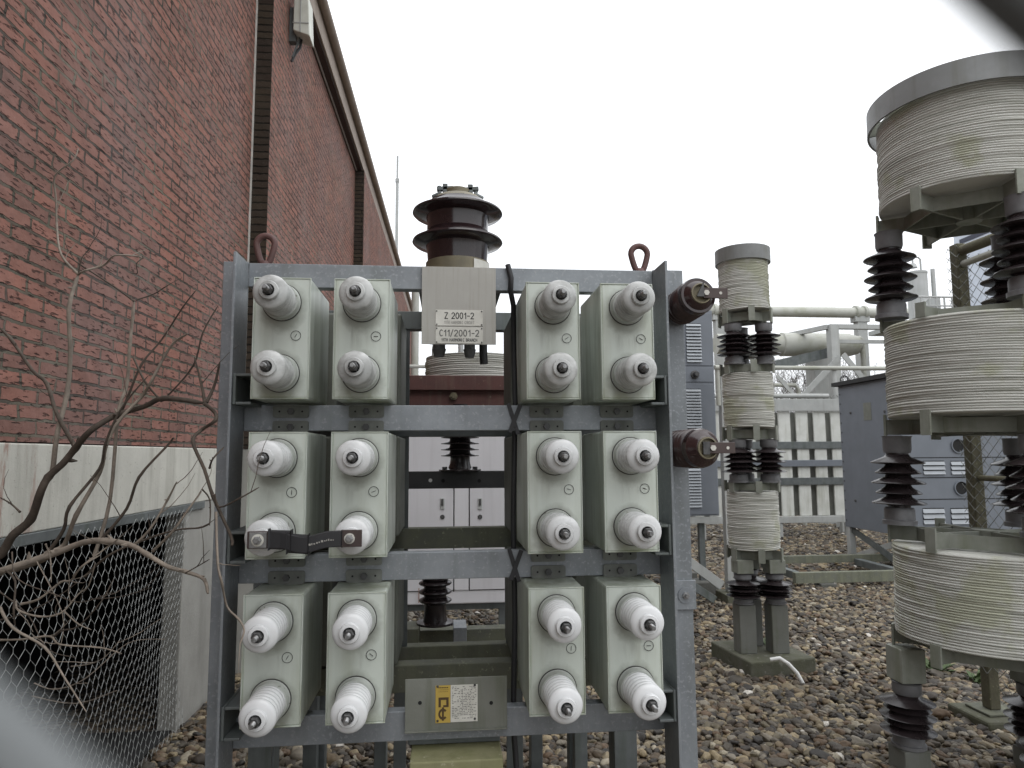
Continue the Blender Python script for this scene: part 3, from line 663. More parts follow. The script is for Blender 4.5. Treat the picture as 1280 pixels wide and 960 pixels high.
angs = [[60, 0, 35, -30], [90, 20, -15, -20], [60, -40, 85, 0]]
cans = {}
for r in range(3):
    for c_ in range(4):
        o = proto if (r, c_) == (0, 0) else copy_tree(proto)
        o.location = (CX[c_] + CWD / 2, Y0, RZ[r] - CHT); o['label'] = lab[(r, c_)]; o['group'] = 'front row of capacitor cans'; cans[(r, c_)] = o
for (r, c_), o in cans.items():
    stamp(o, math.radians(angs[r][c_]))
    lug(o, -.0255 if r < 2 else -.0255, 0)
    if r > 0: lug(o, CHT + (.0195 if r == 1 else .019), 1)
    if r < 2:
        for b in o.children:
            if b.name.startswith('bushing'):
                b.data = b.data.copy(); b.data.materials[0] = M['porcgrey' if r == 0 else 'porcmid']
# rear row: the same cans set back to back
REAR = {}
rb_names = ['top', 'middle', 'bottom']; cb_names = ['leftmost', 'inner left', 'inner right', 'rightmost']
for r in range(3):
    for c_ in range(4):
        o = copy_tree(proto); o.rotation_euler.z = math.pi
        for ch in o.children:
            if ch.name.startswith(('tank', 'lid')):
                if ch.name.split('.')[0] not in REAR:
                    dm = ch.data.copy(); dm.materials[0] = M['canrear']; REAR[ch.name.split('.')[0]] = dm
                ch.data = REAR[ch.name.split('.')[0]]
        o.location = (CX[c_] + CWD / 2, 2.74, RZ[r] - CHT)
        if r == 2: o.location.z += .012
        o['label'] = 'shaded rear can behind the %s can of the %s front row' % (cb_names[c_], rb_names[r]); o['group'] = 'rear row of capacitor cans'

# ---- black flexible strap between two bushings of the middle row
def strap():
    a = Vector((CX[0] + CWD / 2, Y0 - .167, RZ[1] - CHT + .0715)); b = Vector((CX[1] + CWD / 2, Y0 - .167, RZ[1] - CHT + .0715))
    t = thing('connecting_strap', 'black insulated flexible strap bolted between two middle row bushings', 'strap', (a + b) / 2)
    def ribbon(x0, x1, hgt, th, fy, fz, n=26):
        m = MB(); vs = []
        for i in range(n + 1):
            u = i / n; x = x0 + (x1 - x0) * u
            for (dy, dz) in ((-th / 2, -hgt / 2), (-th / 2, hgt / 2), (th / 2, hgt / 2), (th / 2, -hgt / 2)):
                vs.append((x, fy(u) + dy, fz(u) + dz))
        fs = [(4 * i + k, 4 * i + (k + 1) % 4, 4 * i + 4 + (k + 1) % 4, 4 * i + 4 + k) for i in range(n) for k in range(4)]
        fs += [(0, 1, 2, 3), (4 * n + 3, 4 * n + 2, 4 * n + 1, 4 * n)]
        return m.add(vs, fs)
    ob('copper_end', MB().box(a.x - .027, a.x + .032, a.y - .003, a.y + .0045, a.z - .021, a.z + .021), 'copper', t, bevel=.0015)
    ob('copper_end', MB().box(b.x - .022, b.x + .030, b.y - .003, b.y + .0045, b.z - .021, b.z + .021), 'copper', t, bevel=.0015)
    sg = lambda u, k=1: -.012 * math.sin(math.pi * min(1, max(0, (u - .1) / .75))) ** 2
    sl = ob('insulating_sleeve', ribbon(a.x + .028, b.x - .018, .040, .011, lambda u: a.y - .002 - .012 * math.sin(math.pi * u), lambda u: a.z + sg(u), 40), 'black', t, bevel=.002)
    ob('insulating_sleeve', ribbon(a.x + .026, a.x + .082, .046, .016, lambda u: a.y - .003 - .004 * u, lambda u: a.z + .001 - .002 * u, 8), 'black', t, bevel=.004)
    ob('insulating_sleeve', ribbon(a.x + .07, a.x + .125, .047, .013, lambda u: a.y - .006 - .006 * u, lambda u: a.z - .008 - .004 * u, 8), 'black', t, bevel=.004)
    pr = MB()
    rr_ = random.Random(2); x = a.x + .125
    while x < b.x - .035:
        w_ = rr_.uniform(.002, .005); u = (x - a.x - .028) / (b.x - a.x - .046)
        pr.box(x, x + w_, a.y - .0085 - .012 * math.sin(math.pi * u), a.y - .0076 - .012 * math.sin(math.pi * u), a.z + sg(u) - .003, a.z + sg(u) + rr_.uniform(-.001, .002)); x += w_ + rr_.uniform(.0015, .003)
    ob('faded_print', pr, 'inkfaint', sl)
    for p, rw in ((a, .0165), (b, .0145)):
        if p is a:
            ob('square_washer', MB().box(p.x - .021, p.x + .021, p.y - .0065, p.y - .0032, p.z - .019, p.z + .019), 'stud', t, bevel=.001)
        ob('round_washer', MB().lathe([(rw * .9, 0), (rw * .9, .003)], 24, axis_m((p.x, p.y - .0068 if p is a else p.y - .0033, p.z), (0, -1, 0))), 'label', t, smooth=30)
        ob('nut', MB().lathe([(.0105, 0), (.0105, .008), (.006, .0085), (.0058, .016)], 6, axis_m((p.x, p.y - .0098 if p is a else p.y - .0063, p.z), (0, -1, 0))), 'stud', t)
strap()

# ---- brown bushings on the right post
def post_bushing(bx, by, tx, ty, Yb, Yt, r, label, up):
    a = at(bx, by, Yb); b = at(tx, ty, Yt); d = b - a; d = Vector((d.x, d.y, d.z)); L_ = d.length
    t = thing('support_bushing', label, 'insulator', a, 'brown support bushings on the right post')
    ax = axis_m(a, d)
    pr = [(r * .75, -.02), (r * .75, .0)]
    n = 5; z = .005; p_ = (L_ * .66) / n
    for k in range(n):
        pr += [(r * .66, z), (r * (.99 + .006 * k), z + p_ * .16), (r * (1.03 + .006 * k), z + p_ * .28), (r * 1.0, z + p_ * .42), (r * .66, z + p_ * .8)]; z += p_
    pr += [(r * .84, z + .002), (r * 1.03, z + .010), (r * 1.04, z + .020), (r * .99, z + .030), (r * .85, L_ * .89), (r * .66, L_ * .985), (r * .58, L_), (r * .55, L_ + .001), (r * .50, L_ - .02)]
    ob('porcelain_body', MB().lathe(pr, 48, ax), 'brownbush', t, smooth=30)
    ob('metal_cup', MB().lathe([(r * .57, L_ - .004), (r * .57, L_ + .006), (r * .50, L_ + .007), (r * .49, L_ - .012), (0.001, L_ - .013)], 40, ax), 'tan', t, smooth=30)
    ob('cup_disc', MB().lathe([(r * .485, L_ - .0115), (0.001, L_ - .011)], 32, ax), 'galvdark', t)  # dark disc that stands for the dark inside of the cup
    f = axis_m(b, d) @ Vector((0, 0, .004))
    ob('terminal_bar', MB().box(f.x + .004, f.x + .078, f.y - .006, f.y, f.z - .0155, f.z + .0155), 'copper', t, bevel=.001)
    ob('terminal_bolt', MB().lathe([(.0085, 0), (.0085, .006)], 6, axis_m((f.x + .012, f.y - .0062, f.z), (0, -1, 0))).lathe([(.0045, 0), (.0045, .0008)], 14, axis_m((f.x + .056, f.y - .0062, f.z), (0, -1, 0))), 'label', t)
    k = MB()
    if up: k.add([(f.x - .018, f.y - .012, f.z - .012), (f.x + .004, f.y - .012, f.z - .012), (f.x + .004, f.y - .012, f.z + .032), (f.x - .018, f.y - .004, f.z - .012), (f.x + .004, f.y - .004, f.z - .012), (f.x + .004, f.y - .004, f.z + .032)], [(0, 1, 2), (5, 4, 3), (0, 3, 4, 1), (1, 4, 5, 2), (2, 5, 3, 0)])
    else: k.box(f.x - .016, f.x + .003, f.y - .008, f.y - .001, f.z - .018, f.z + .018)
    ob('locking_tab', k, 'nut', t)
    ob('mounting_flange', MB().lathe([(r * .9, -.024), (r * .9, -.004)], 32, ax), 'cap', t, smooth=30)
post_bushing(850, 385.5, 876, 367, 2.075, 1.925, .054, 'upper brown ribbed bushing on the right steel post with a flat terminal bar', True)
post_bushing(847, 561, 884, 560, 2.075, 1.90, .055, 'lower brown ribbed bushing on the right steel post, level with the middle cans', False)

# ---- large brown bushing on top of the rack
def top_bushing():
    Y = 2.44; s = Y / F; c = at(572, 330, Y); x = c.x
    zz = lambda py: zat(572, py, Y)
    t = thing('transformer_bushing', 'large dark brown two-shed porcelain bushing standing on top of the rack', 'insulator', (x, Y, TOP))
    T = Matrix.Translation((x, Y, 0))
    rb_ = .110; rs2 = .163
    zb, z2, z1, zc = zat(572, 321, Y - .110), zz(302), zz(266), zz(252)
    pr = [(rb_ * .97, zb)]
    for z in (z2, z1):
        pr += [(rb_, z - .040), (rb_ + .004, z - .022), (rs2 - .006, z - .013), (rs2, z - .007), (rs2 - .002, z - .001), (rb_ + .012, z + .020), (rb_ + .001, z + .034)]
    pr[-2:] = [(rb_ + .004, z1 + .018), (rb_ - .008, z1 + .035)]
    ob('porcelain_body', MB().lathe(pr, 72, T), 'brown', t, smooth=35)
    ob('base_flange', MB().lathe([(rb_ + .016, TOP + .004), (rb_ + .016, TOP + .02), (rb_ + .006, TOP + .022), (rb_ + .004, zb + .004), (rb_ - .004, zb + .006)], 64, T), 'tan', t, smooth=35)
    zt_ = z1 + .024
    cap_ = ob('top_cap', MB().lathe([(rb_ - .004, zt_ - .004), (rb_ - .006, zt_ + .006), (rb_ - .03, zt_ + .028), (.05, zt_ + .04), (.045, zt_ + .042), (.045, zt_ + .058), (.04, zt_ + .062), (0.001, zt_ + .063)], 64, T), 'tan', t, smooth=35)
    for sx in (-1, 1):
        m = MB(); bx_ = x + sx * .046
        m.bar((bx_, Y, zt_ + .02), (bx_ - sx * .0, Y, zt_ + .082), .018, .02); m.bar((bx_ - .03, Y, zt_ + .062), (bx_ + .03, Y, zt_ + .068), .02, .014)
        m.tube([(bx_, Y - .03, zt_ + .045), (bx_, Y + .03, zt_ + .045)], .009, 6); m.tube([(bx_ + sx * .018, Y, zt_ + .03), (bx_ + sx * .022, Y, zt_ + .075)], .008, 6)
        m.tube([(bx_ + sx * .012, Y - .02, zt_ + .038), (bx_ + sx * .045, Y - .01, zt_ + .026)], .011, 6)
        ob('terminal_clamp', m, 'galvdark', t, bevel=.002)
    lx = MB()
    for k in range(6):
        a0 = math.radians(-62 + k * 7); a1 = math.radians(-62 + (k + 1) * 7); R = rb_ + .0075
        lx.add([(x + R * math.cos(a0), Y + R * math.sin(a0), TOP + .026), (x + R * math.cos(a1), Y + R * math.sin(a1), TOP + .026), (x + R * math.cos(a1), Y + R * math.sin(a1), zb - .002), (x + R * math.cos(a0), Y + R * math.sin(a0), zb - .002)], [(0, 1, 2, 3)])
    ob('label', lx, 'label', t)
    ob('base_plate', MB().box(x - .135, x + .15, Y - .12, Y + .12, TOP - .007, TOP + .003), 'galvdark', t, bevel=.002)
    ob('support_arm', MB().box(x - .13, x - .09, YB + .045, YR - .004, TOP - .05, TOP - .008).box(x + .10, x + .14, YB + .045, YR - .004, TOP - .05, TOP - .008), 'galvdark', t)
    ob('earth_bolt', MB().lathe([(.009, 0), (.009, .012)], 6, axis_m((x + .008, Y - rb_ - .006, TOP + .03), (0, -1, 0))), 'white', t)
top_bushing()

# ---- sign plate hung on the top beam
def sign():
    Y = YB - .012; a = at(527.5, 333, Y); b = at(620, 431, Y); b2 = at(529, 430, Y)
    t = thing('equipment_sign', 'stainless sheet with two engraved number plates hung on the top beam', 'sign', ((a.x + b.x) / 2, Y, b.z))
    ob('backing_sheet', MB().box(a.x, b.x, Y, Y + .002, b.z, a.z).box(a.x, b.x, Y + .0025, YB + .045, a.z - .001, a.z + .001), 'steelplate', t, bevel=.0006)
    for i, (p, q, big, small, mats) in enumerate((((544.5, 387), (603.5, 408), 'Z 2001-2', '11TH HARMONIC CIRCUIT', ('ink', 'inkfaint')), ((544.5, 408.5), (603.5, 430), 'C11/2001-2', '11TH HARMONIC BRANCH', ('inkmid', 'inkmid')))):
        A = at(*p, Y); B = at(*q, Y); w = B.x - A.x; h = A.z - B.z
        pl = ob('nameplate', MB().box(A.x, B.x, Y - .0022, Y - .0004, B.z + .0006, A.z - .0006), 'label', t, bevel=.0005)
        cx = (A.x + B.x) / 2
        ob('lettering', engrave(.85 if i == 0 else .92, big, h * .36, face_m((cx, Y - .0023, A.z - h * .37)), h * .055, .26), mats[0], pl)
        ob('small_lettering', engrave(.72 if i == 0 else .85, small, h * .165, face_m((cx, Y - .0023, B.z + h * .22)), h * .036, .28), mats[1], pl)
        rv = MB()
        for x in (A.x + .0035, B.x - .0035):
            for z in (A.z - .0045, B.z + .0045): rv.lathe([(.0024, 0), (.002, .0016)], 10, axis_m((x, Y - .0024, z), (0, -1, 0)))
        ob('rivet', rv, 'nut', pl)
sign()
# ---- lower zinc plate with the yellow maker's label
def lower_plate():
    Y = YB - .014; A = at(506.5, 850, Y); B = at(634, 911, Y)
    t = thing('rating_plate', 'weathered zinc plate with a yellow and white rating label between the bottom cans', 'plate', ((A.x + B.x) / 2, Y, B.z))
    z1 = zat(570, 847, Y); z0 = zat(570, 912, Y)
    ob('backing_sheet', MB().box(A.x, B.x, Y, Y + .003, z0, z1).box(A.x, B.x, Y - .012, Y - .0003, z0 - .001, z0 + .002), 'plate2', t, bevel=.001)
    h = MB()
    for px in (525, 614): p = at(px, 878.5, Y); h.lathe([(.0055, 0), (.0055, .0006)], 16, axis_m((p.x, Y - .0004, p.z), (0, -1, 0)))
    ob('fixing_hole', h, 'dark', t)
    a, b, c = at(544.5, 857, Y), at(563, 903, Y), at(597, 902, Y)
    y = ob('yellow_label', MB().box(a.x, b.x, Y - .0016, Y - .0004, b.z, a.z), 'yellow', t)
    g_ = MB(); fm = face_m((0, Y - .0020, 0)); w = b.x - a.x; hh_ = a.z - b.z; cx = (a.x + b.x) / 2
    zt = b.z + hh_ * .68; zb2 = b.z + hh_ * .42; x0, x1 = a.x + w * .2, b.x - w * .12; tt = w * .16
    for q in ((x0, x0 + tt, zb2, zt), (x1 - tt, x1, zb2, zt), (x0 + tt, x1 - tt, zt - tt, zt), (cx + w * .02, x1 - tt, zb2, zb2 + tt * .8)): g_.box(q[0], q[1], Y - .0022, Y - .0017, q[2], q[3])
    R = w * .31; zc = b.z + hh_ * .235; n = 30
    for k in range(n):
        a0 = math.radians(40 + 280 * k / n); a1 = math.radians(40 + 280 * (k + 1) / n); i0 = R * .58
        vs = [(cx + rr * math.cos(q), Y - d, zc + rr * 1.15 * math.sin(q)) for d in (.0022, .0017) for rr, q in ((i0, a0), (R, a0), (R, a1), (i0, a1))]
        g_.add(vs, [(0, 1, 2, 3), (7, 6, 5, 4), (0, 4, 5, 1), (2, 6, 7, 3)])
    g_.box(cx - tt * .42, cx + tt * .42, Y - .0023, Y - .0018, zc - R * 1.35, zc + R * 1.4)
    ob('emblem', g_, 'browninkk', y)
    fl = MB(); rr_ = random.Random(5)
    for k, zf in enumerate((.93, .88, .83)):
        x = a.x + w * .2
        while x < b.x - w * .2: ww = rr_.uniform(.002, .004); fl.box(x, min(x + ww, b.x - .002), Y - .0021, Y - .0017, b.z + hh_ * zf, b.z + hh_ * (zf + (.025 if k == 0 else .008))); x += ww + .0012
    ob('fine_print', fl, 'browninkk', y)
    wl_ = ob('white_label', MB().box(b.x + .0006, c.x, Y - .0016, Y - .0004, b.z + .001, a.z), 'label', t)
    fp = MB(); z = a.z - .006
    while z > b.z + .008:
        x = b.x + .004
        while x < c.x - .006:
            ww = rr_.uniform(.002, .008)
            if rr_.random() < .72: fp.box(x, min(x + ww, c.x - .004), Y - .0021, Y - .0017, z, z + .0014)
            x += ww + rr_.uniform(.001, .004)
        z -= .0046
    fp.box(b.x + .034, b.x + .0346, Y - .0021, Y - .0017, b.z + .02, a.z - .01)
    ob('fine_print', fp, 'inkmid', wl_)
    sc_ = MB()
    for px, py in ((547, 858), (547, 901), (593.5, 856), (593.5, 898)):
        p = at(px, py, Y); sc_.lathe([(.0036, 0), (.003, .002)], 10, axis_m((p.x, Y - .0018, p.z), (0, -1, 0)))
    ob('screw', sc_, 'nut', t)
    # mossy timber sill and shadowed channel below
    p0, p1 = at(508, 934, 2.02), at(632, 932, 2.02)
sill0, sill1 = at(510, 958, YB - .16), at(632, 952, YB - .16)
lower_plate()
zs = zat(570, 955, 2.0)
ob('base_beam', MB().box(sill0.x, sill1.x, 2.02, YB + .16, zs - .09, zs), 'mossboard', rack, bevel=.004)
ob('base_beam', MB().box(sill0.x - .01, sill1.x + .0, YB + .03, YB + .06, zs + .003, FB[3][0] + .02), 'galvdark', rack, bevel=.003)
ob('foot_rail', MB().box(LX0, LX1, YB + .02, YR, .0, .06).box(RX0 + .01, RX1, YB + .02, YR, .0, .06), 'galvdark', rack, bevel=.003)
ob('base_beam_leg', MB().box(sill0.x + .02, sill0.x + .08, 2.05, 2.11, 0, zs - .091).box(sill1.x - .08, sill1.x - .02, 2.05, 2.11, 0, zs - .091), 'galvdark', rack, bevel=.003)
# ---- black cable with ties
cx0 = xat(641, 2.16, 500)
cbl = thing('black_cable', 'black cable strapped down the middle of the rack with crossed ties', 'cable', (cx0, 2.16, .0))
ob('cable_run', MB().tube([(cx0 - .02, 2.09, TOP + .004), (cx0 - .01, 2.085, TOP - .04), (cx0 - .012, 2.09, TOP - .078), (cx0 + .004, 2.16, TOP - .11), (cx0 + .005, 2.165, H + .3), (cx0 + .008, 2.165, H + .16), (cx0, 2.17, H - .2), (cx0 + .003, 2.165, H - .5), (cx0 - .005, 2.16, H - .8), (cx0 + .015, 2.15, H - 1.1), (cx0 + .05, 2.15, .03)], .0085, 10), 'black', cbl, smooth=60)
for (z0, z1) in FB[1:3]:
    ob('cable_tie', MB().bar((cx0 - .02, YB - .003, z1 + .006), (cx0 + .01, YB - .003, z0 - .012), .012, .004, (0, 1, 0)).bar((cx0 + .017, YB - .006, z1 + .002), (cx0 - .016, YB - .006, z0 - .006), .013, .003, (0, 1, 0)), 'black', cbl)
# fittings under the bushing, seen below the sign
def under_bushing():
    t = bpy.data.objects['transformer_bushing']; Y = 2.46
    a, b = at(536, 352, Y), at(612, 426, Y)
    ob('terminal_box', MB().box(a.x, b.x, Y - .08, Y + .1, b.z, TOP - .055), 'galvdark', t, bevel=.004)
    for px, y1, r in ((549, 446, .022), (587, 447, .020)):
        p = at(px, 426, Y); z1 = zat(px, y1, Y)
        ob('cable_gland', MB().lathe([(r * 1.25, p.z - .0005), (r * 1.25, p.z - .012), (r, p.z - .013), (r, (p.z + z1) / 2), (r * 1.15, (p.z + z1) / 2 - .002), (r * .8, z1)][::-1], 16, Matrix.Translation((p.x, Y, 0))), 'cap', t, smooth=30)
    p = at(604, 426, Y); q = at(605, 455, Y)
    ob('cable_tail', MB().tube([(p.x, Y, p.z), (p.x, Y, (p.z + q.z) / 2), (q.x, Y, q.z)], .015, 10), 'black', t, smooth=50)
under_bushing()

# ================================================================== BEHIND THE RACK, CENTRE
def post_insulator_profile(h, r, n=5, cap_r=.068, alt=.85, core=.055, capf=.19):
    ch = h * capf; z0, z1 = ch + .01, h - ch - .012; p = (z1 - z0) / n
    body = [(core, ch * .9), (core, z0)]
    for k in range(n):
        rr = r if k % 2 == 0 else r * alt; z = z0 + k * p
        body += [(core + .004, z + p * .05), (rr - .006, z + p * .16), (rr, z + p * .24), (rr - .003, z + p * .32), (core + .012, z + p * .82)]
    body += [(core, z1 + .004), (core, h - ch * .9)]
    low = [(cap_r * 1.12, 0), (cap_r * 1.12, ch * .25), (cap_r, ch * .3), (cap_r, ch * .85), (cap_r * .93, ch), (core * .9, ch + .002)]
    up = [(core * .9, h - ch - .002), (cap_r * .86, h - ch), (cap_r * .93, h - ch * .8), (cap_r * .93, h - ch * .1), (cap_r, h)]
    return body, low, up
def insulator(x, y, z0, z1, r, mat='darkporc', parent=None, n=5, cap_r=.068, core=.055, alt=.85, capf=.19):
    b, lo, up = post_insulator_profile(z1 - z0, r, n, cap_r, alt, core, capf); T = Matrix.Translation((x, y, z0))
    i = ob('insulator', MB().lathe(b, 36, T, cap=False), mat, parent, smooth=32)
    ob('end_cap', MB().lathe(lo, 32, T), 'cap', i if parent else i, smooth=30)
    ob('end_cap', MB().lathe(up, 32, T), 'cap', i, smooth=30)
    return i
YM = 3.2
def mid():
    st = thing('insulator_stand', 'dark steel stand with cross beams behind the rack, in front of the pale grey cabinet', 'stand', (.05, YM, 0))
    z0, z1 = zat(575, 610.5, YM), zat(575, 589, YM)
    b = channel_x(-.62, .66, YM, z0, z1, d=.07); ob('cross_beam', b, 'darkbeam', st, bevel=.002)
    for px in (538, 554, 599):
        p = at(px, 601 if px != 538 else 600.5, YM); ob('bolt_hole', MB().lathe([(.0085, 0), (.0085, .001)], 14, axis_m((p.x, YM - .0002, p.z), (0, -1, 0))), 'white' if px == 538 else 'dark', st)
    for x in (-.6, .62): ob('leg', MB().box(x - .03, x + .03, YM + .071, YM + .13, 0, z1 + .35), 'galvdark', st, bevel=.003)
    zb = zat(545, 792, 3.3)
    ob('base_rail', MB().box(-.62, .66, 3.36, 3.44, zb - .08, zb), 'galvmoss', st, bevel=.003)
    for px in (518, 575):
        x = xat(px, 3.3); ob('base_bracket', MB().box(x - .03, x + .03, 3.2, 3.358, zat(545, 797, 3.3), zat(545, 779, 3.3)), 'galvmoss' if px < 540 else 'galv', st, bevel=.002)
    ob('base_leg', MB().box(-.61, -.55, 3.37, 3.43, 0, zb - .081).box(.58, .64, 3.37, 3.43, 0, zb - .081), 'galvdark', st, bevel=.003)
    # upper insulator on the dark beam
    x = xat(575, YM + .04); zt = zat(575, 505, YM)
    T = Matrix.Translation((x, YM + .04, 0)); h = zt - z1
    pr = [(.098, z1 + .001), (.098, z1 + .008), (.055, z1 + .013), (.047, z1 + .035), (.044, z1 + .06)]
    for k in range(5):
        z = z1 + .065 + k * .028; pr += [(.046, z), (.088, z + .004), (.089, z + .007), (.05, z + .016)]
    pr += [(.044, zt)]
    i1 = ob('post_insulator', MB().lathe(pr, 40, T), 'darkporc', None, smooth=32)
    tag(i1, 'upper dark ribbed post insulator, standing on the dark cross beam behind the rack', 'insulator')
    fb = MB()
    for px in (556, 594): fb.lathe([(.012, z1 + .009), (.012, z1 + .02)], 6, Matrix.Translation((xat(px, YM), YM + .02, 0)))
    ob('flange_bolt', fb, 'nut', i1)
    # maroon beam with lichen
    zA, zB, zC = zat(570, 469.5, YM), zat(570, 488, YM), zat(570, 506, YM)
    mbm = thing('maroon_beam', 'maroon painted steel beam flecked with lichen, below the hanging sign plate', 'beam', (.05, YM, zC))
    ob('top_flange', MB().box(-.63, .67, YM - .01, YM + .13, zB, zA), 'maroon', mbm, bevel=.003)
    ob('web', MB().box(-.63, .67, YM + .012, YM + .10, zC - .015, zB - .0005), 'maroon', mbm)
    p = at(567, 495, YM)
    ob('bolt', MB().lathe([(.02, 0), (.02, .012), (.012, .0125), (.011, .02)], 6, axis_m((p.x, YM + .0115, p.z), (0, -1, 0))), 'tan', mbm)
    # lower insulator
    Y2 = 3.3; x = xat(545, Y2); zb2 = zat(545, 779.5, Y2); T = Matrix.Translation((x, Y2, 0)); zt2 = zat(545, 716, Y2)
    pr = [(.085, zb2 + .0005), (.085, zb2 + .01), (.056, zb2 + .014), (.052, zb2 + .04), (.050, zb2 + .088)]
    for k in range(3):
        z = zb2 + .092 + k * .039; pr += [(.052, z), (.072, z + .008), (.077, z + .014), (.074, z + .019), (.052, z + .03)]
    pr += [(.05, zt2 - .03), (.062, zt2 - .028), (.062, zt2)]
    i2 = ob('post_insulator', MB().lathe(pr, 40, T), 'darkporc', None, smooth=32)
    tag(i2, 'short dark post insulator low behind the rack, in front of the grey cabinet base', 'insulator')
    # a shelf carrying nothing but the neck of the lower insulator
    ob('cross_beam', channel_x(-.62, .66, Y2 - .03, zt2 + .001, zt2 + .06, d=.07), 'galvdark', st, bevel=.002)
    # pale winding behind the maroon beam
    Yc = 3.75; xc = xat(592, Yc); zt3, zb3 = zat(592, 449, Yc), zat(592, 512, Yc)
    rc = thing('air_core_reactor', 'pale wound coil half hidden behind the maroon beam and the hanging sign', 'reactor', (xc, Yc, 0))
    ob('coil', coil_mb(xc, Yc, .262, zb3 + .03, zt3, .010), 'coil', rc, smooth=50)
    ob('support_beam', MB().box(-.36, .50, Yc - .05, Yc + .05, zb3 - .06, zb3 + .028), 'galvdark', rc, bevel=.003)
    for x in (-.36, .44): ob('support_leg', MB().box(x, x + .06, Yc - .05, Yc + .05, 0, zb3 - .061), 'galvdark', rc, bevel=.003)
    for px, dy in ((541, 446), (633, 452)):
        p = at(px, dy, Yc - .2); ob('terminal_lead', MB().tube([(p.x, Yc - .12, zt3 - .01), (p.x, Yc - .13, zt3 + .03), (p.x + .01, Yc - .13, zt3 + .10)], .007, 8), 'struct', rc, smooth=50)
def coil_mb(x, y, R, z0, z1, pitch, thick=.05, seed=1, seg=110):
    rr = random.Random(seed); prof = [(R - thick, z0)]
    z = z0; 
    n = max(4, int((z1 - z0) / pitch)); p = (z1 - z0) / n; grp = 0
    off = 0
    for k in range(n):
        if grp <= 0: grp = rr.randint(2, 5); off = rr.uniform(-.0035, .003)
        grp -= 1; d = off + rr.uniform(-.0012, .0012); e = p * .42 if grp else p * .48
        zz = z0 + k * p
        prof += [(R + d - e * .95, zz + .0002), (R + d - e * .25, zz + p * .2), (R + d, zz + p * .5), (R + d - e * .25, zz + p * .8)]
    prof += [(R - .006, z1), (R - thick, z1), (R - thick, z0)]
    ph = [rr.uniform(0, 6.28) for _ in prof]; am = [rr.uniform(.0, .0022) for _ in prof]
    last = len(prof) - 3
    def wob(a, j):
        if j == 0 or j >= last: return (0, 0)
        g = (j - 1) // 4
        return (.0016 * math.sin(3 * a + ph[g]), pitch * .38 * math.sin(a + g * .12 + ph[0]) + am[g] * math.sin(2 * a + ph[g]))
    return MB().lathe(prof, seg, Matrix.Translation((x, y, 0)), wob=wob, cap=False)
M['darkbeam'] = mk('black painted steel', (.03, .03, .031), (.045, .045, .045), 10, .55, .1, .1)
mid()
# ---- pale grey switch cabinet
def switch_cabinet():
    Y = 6.0; x0, x1 = xat(440, Y), xat(716, Y); z0, z1 = zat(570, 755, Y), zat(570, 515, Y)
    t = thing('switch_cabinet', 'pale grey enamelled cabinet with two locked doors, seen through the middle of the rack', 'cabinet', ((x0 + x1) / 2, Y + .4, 0))
    ob('body', MB().box(x0, x1, Y, Y + .8, z0, z1), 'greycab', t, bevel=.01)
    xa, xb = xat(567.5, Y), xat(586.5, Y); zs1 = zat(570, 738, Y)
    g_ = .005
    for a, b in ((x0 + .03, xa - g_), (xa + g_, xb - g_), (xb + g_, x1 - .03)):
        ob('door', MB().box(a, b, Y - .012, Y - .0005, zs1 + .004, z1 - .03), 'greycab', t, bevel=.003)
    ob('door_gap', MB().box(xa - g_ + .001, xa + g_ - .001, Y - .004, Y - .0008, zs1 - .01, z1 - .03).box(xb - g_ + .001, xb + g_ - .001, Y - .004, Y - .0008, zs1 - .002, z1 - .03).box(x0 + .03, xa, Y - .004, Y - .0008, zs1 - .003, zs1 + .003).box(xb, x1 - .03, Y - .004, Y - .0008, zs1 - .003, zs1 + .003), 'dark', t)
    for px in (553, 600):
        p = at(px, 630, Y); q = at(px, 646, Y)
        h = ob('latch', MB().box(p.x - .018, p.x + .018, Y - .022, Y - .0125, p.z - .045, p.z + .05), 'struct', t, bevel=.003)
        ob('latch_grip', MB().box(p.x - .008, p.x + .008, Y - .034, Y - .0225, p.z - .01, p.z + .045), 'nut', h, bevel=.002)
        ob('keyhole', MB().lathe([(.02, 0), (.018, .008)], 20, axis_m((q.x, Y - .0125, q.z), (0, -1, 0))), 'nut', t, smooth=30)
    rs_ = MB(); rs_.box(xat(525, Y) - .004, xat(525, Y) + .004, Y - .0135, Y - .0123, z0 + .02, zat(520, 735, Y)); ob('rust_run', rs_, 'rust', t)
    ob('plinth_frame', MB().box(x0 + .05, x1 - .05, Y + .06, Y + .7, z0 - .06, z0 - .001), 'galvdark', t)
    xl = xat(628, Y)
    for x in (x0 + .1, xl, x1 - .08):
        ob('leg', MB().box(x - .03, x + .03, Y + .08, Y + .14, 0, z0 - .061), 'galvdark', t)
switch_cabinet()
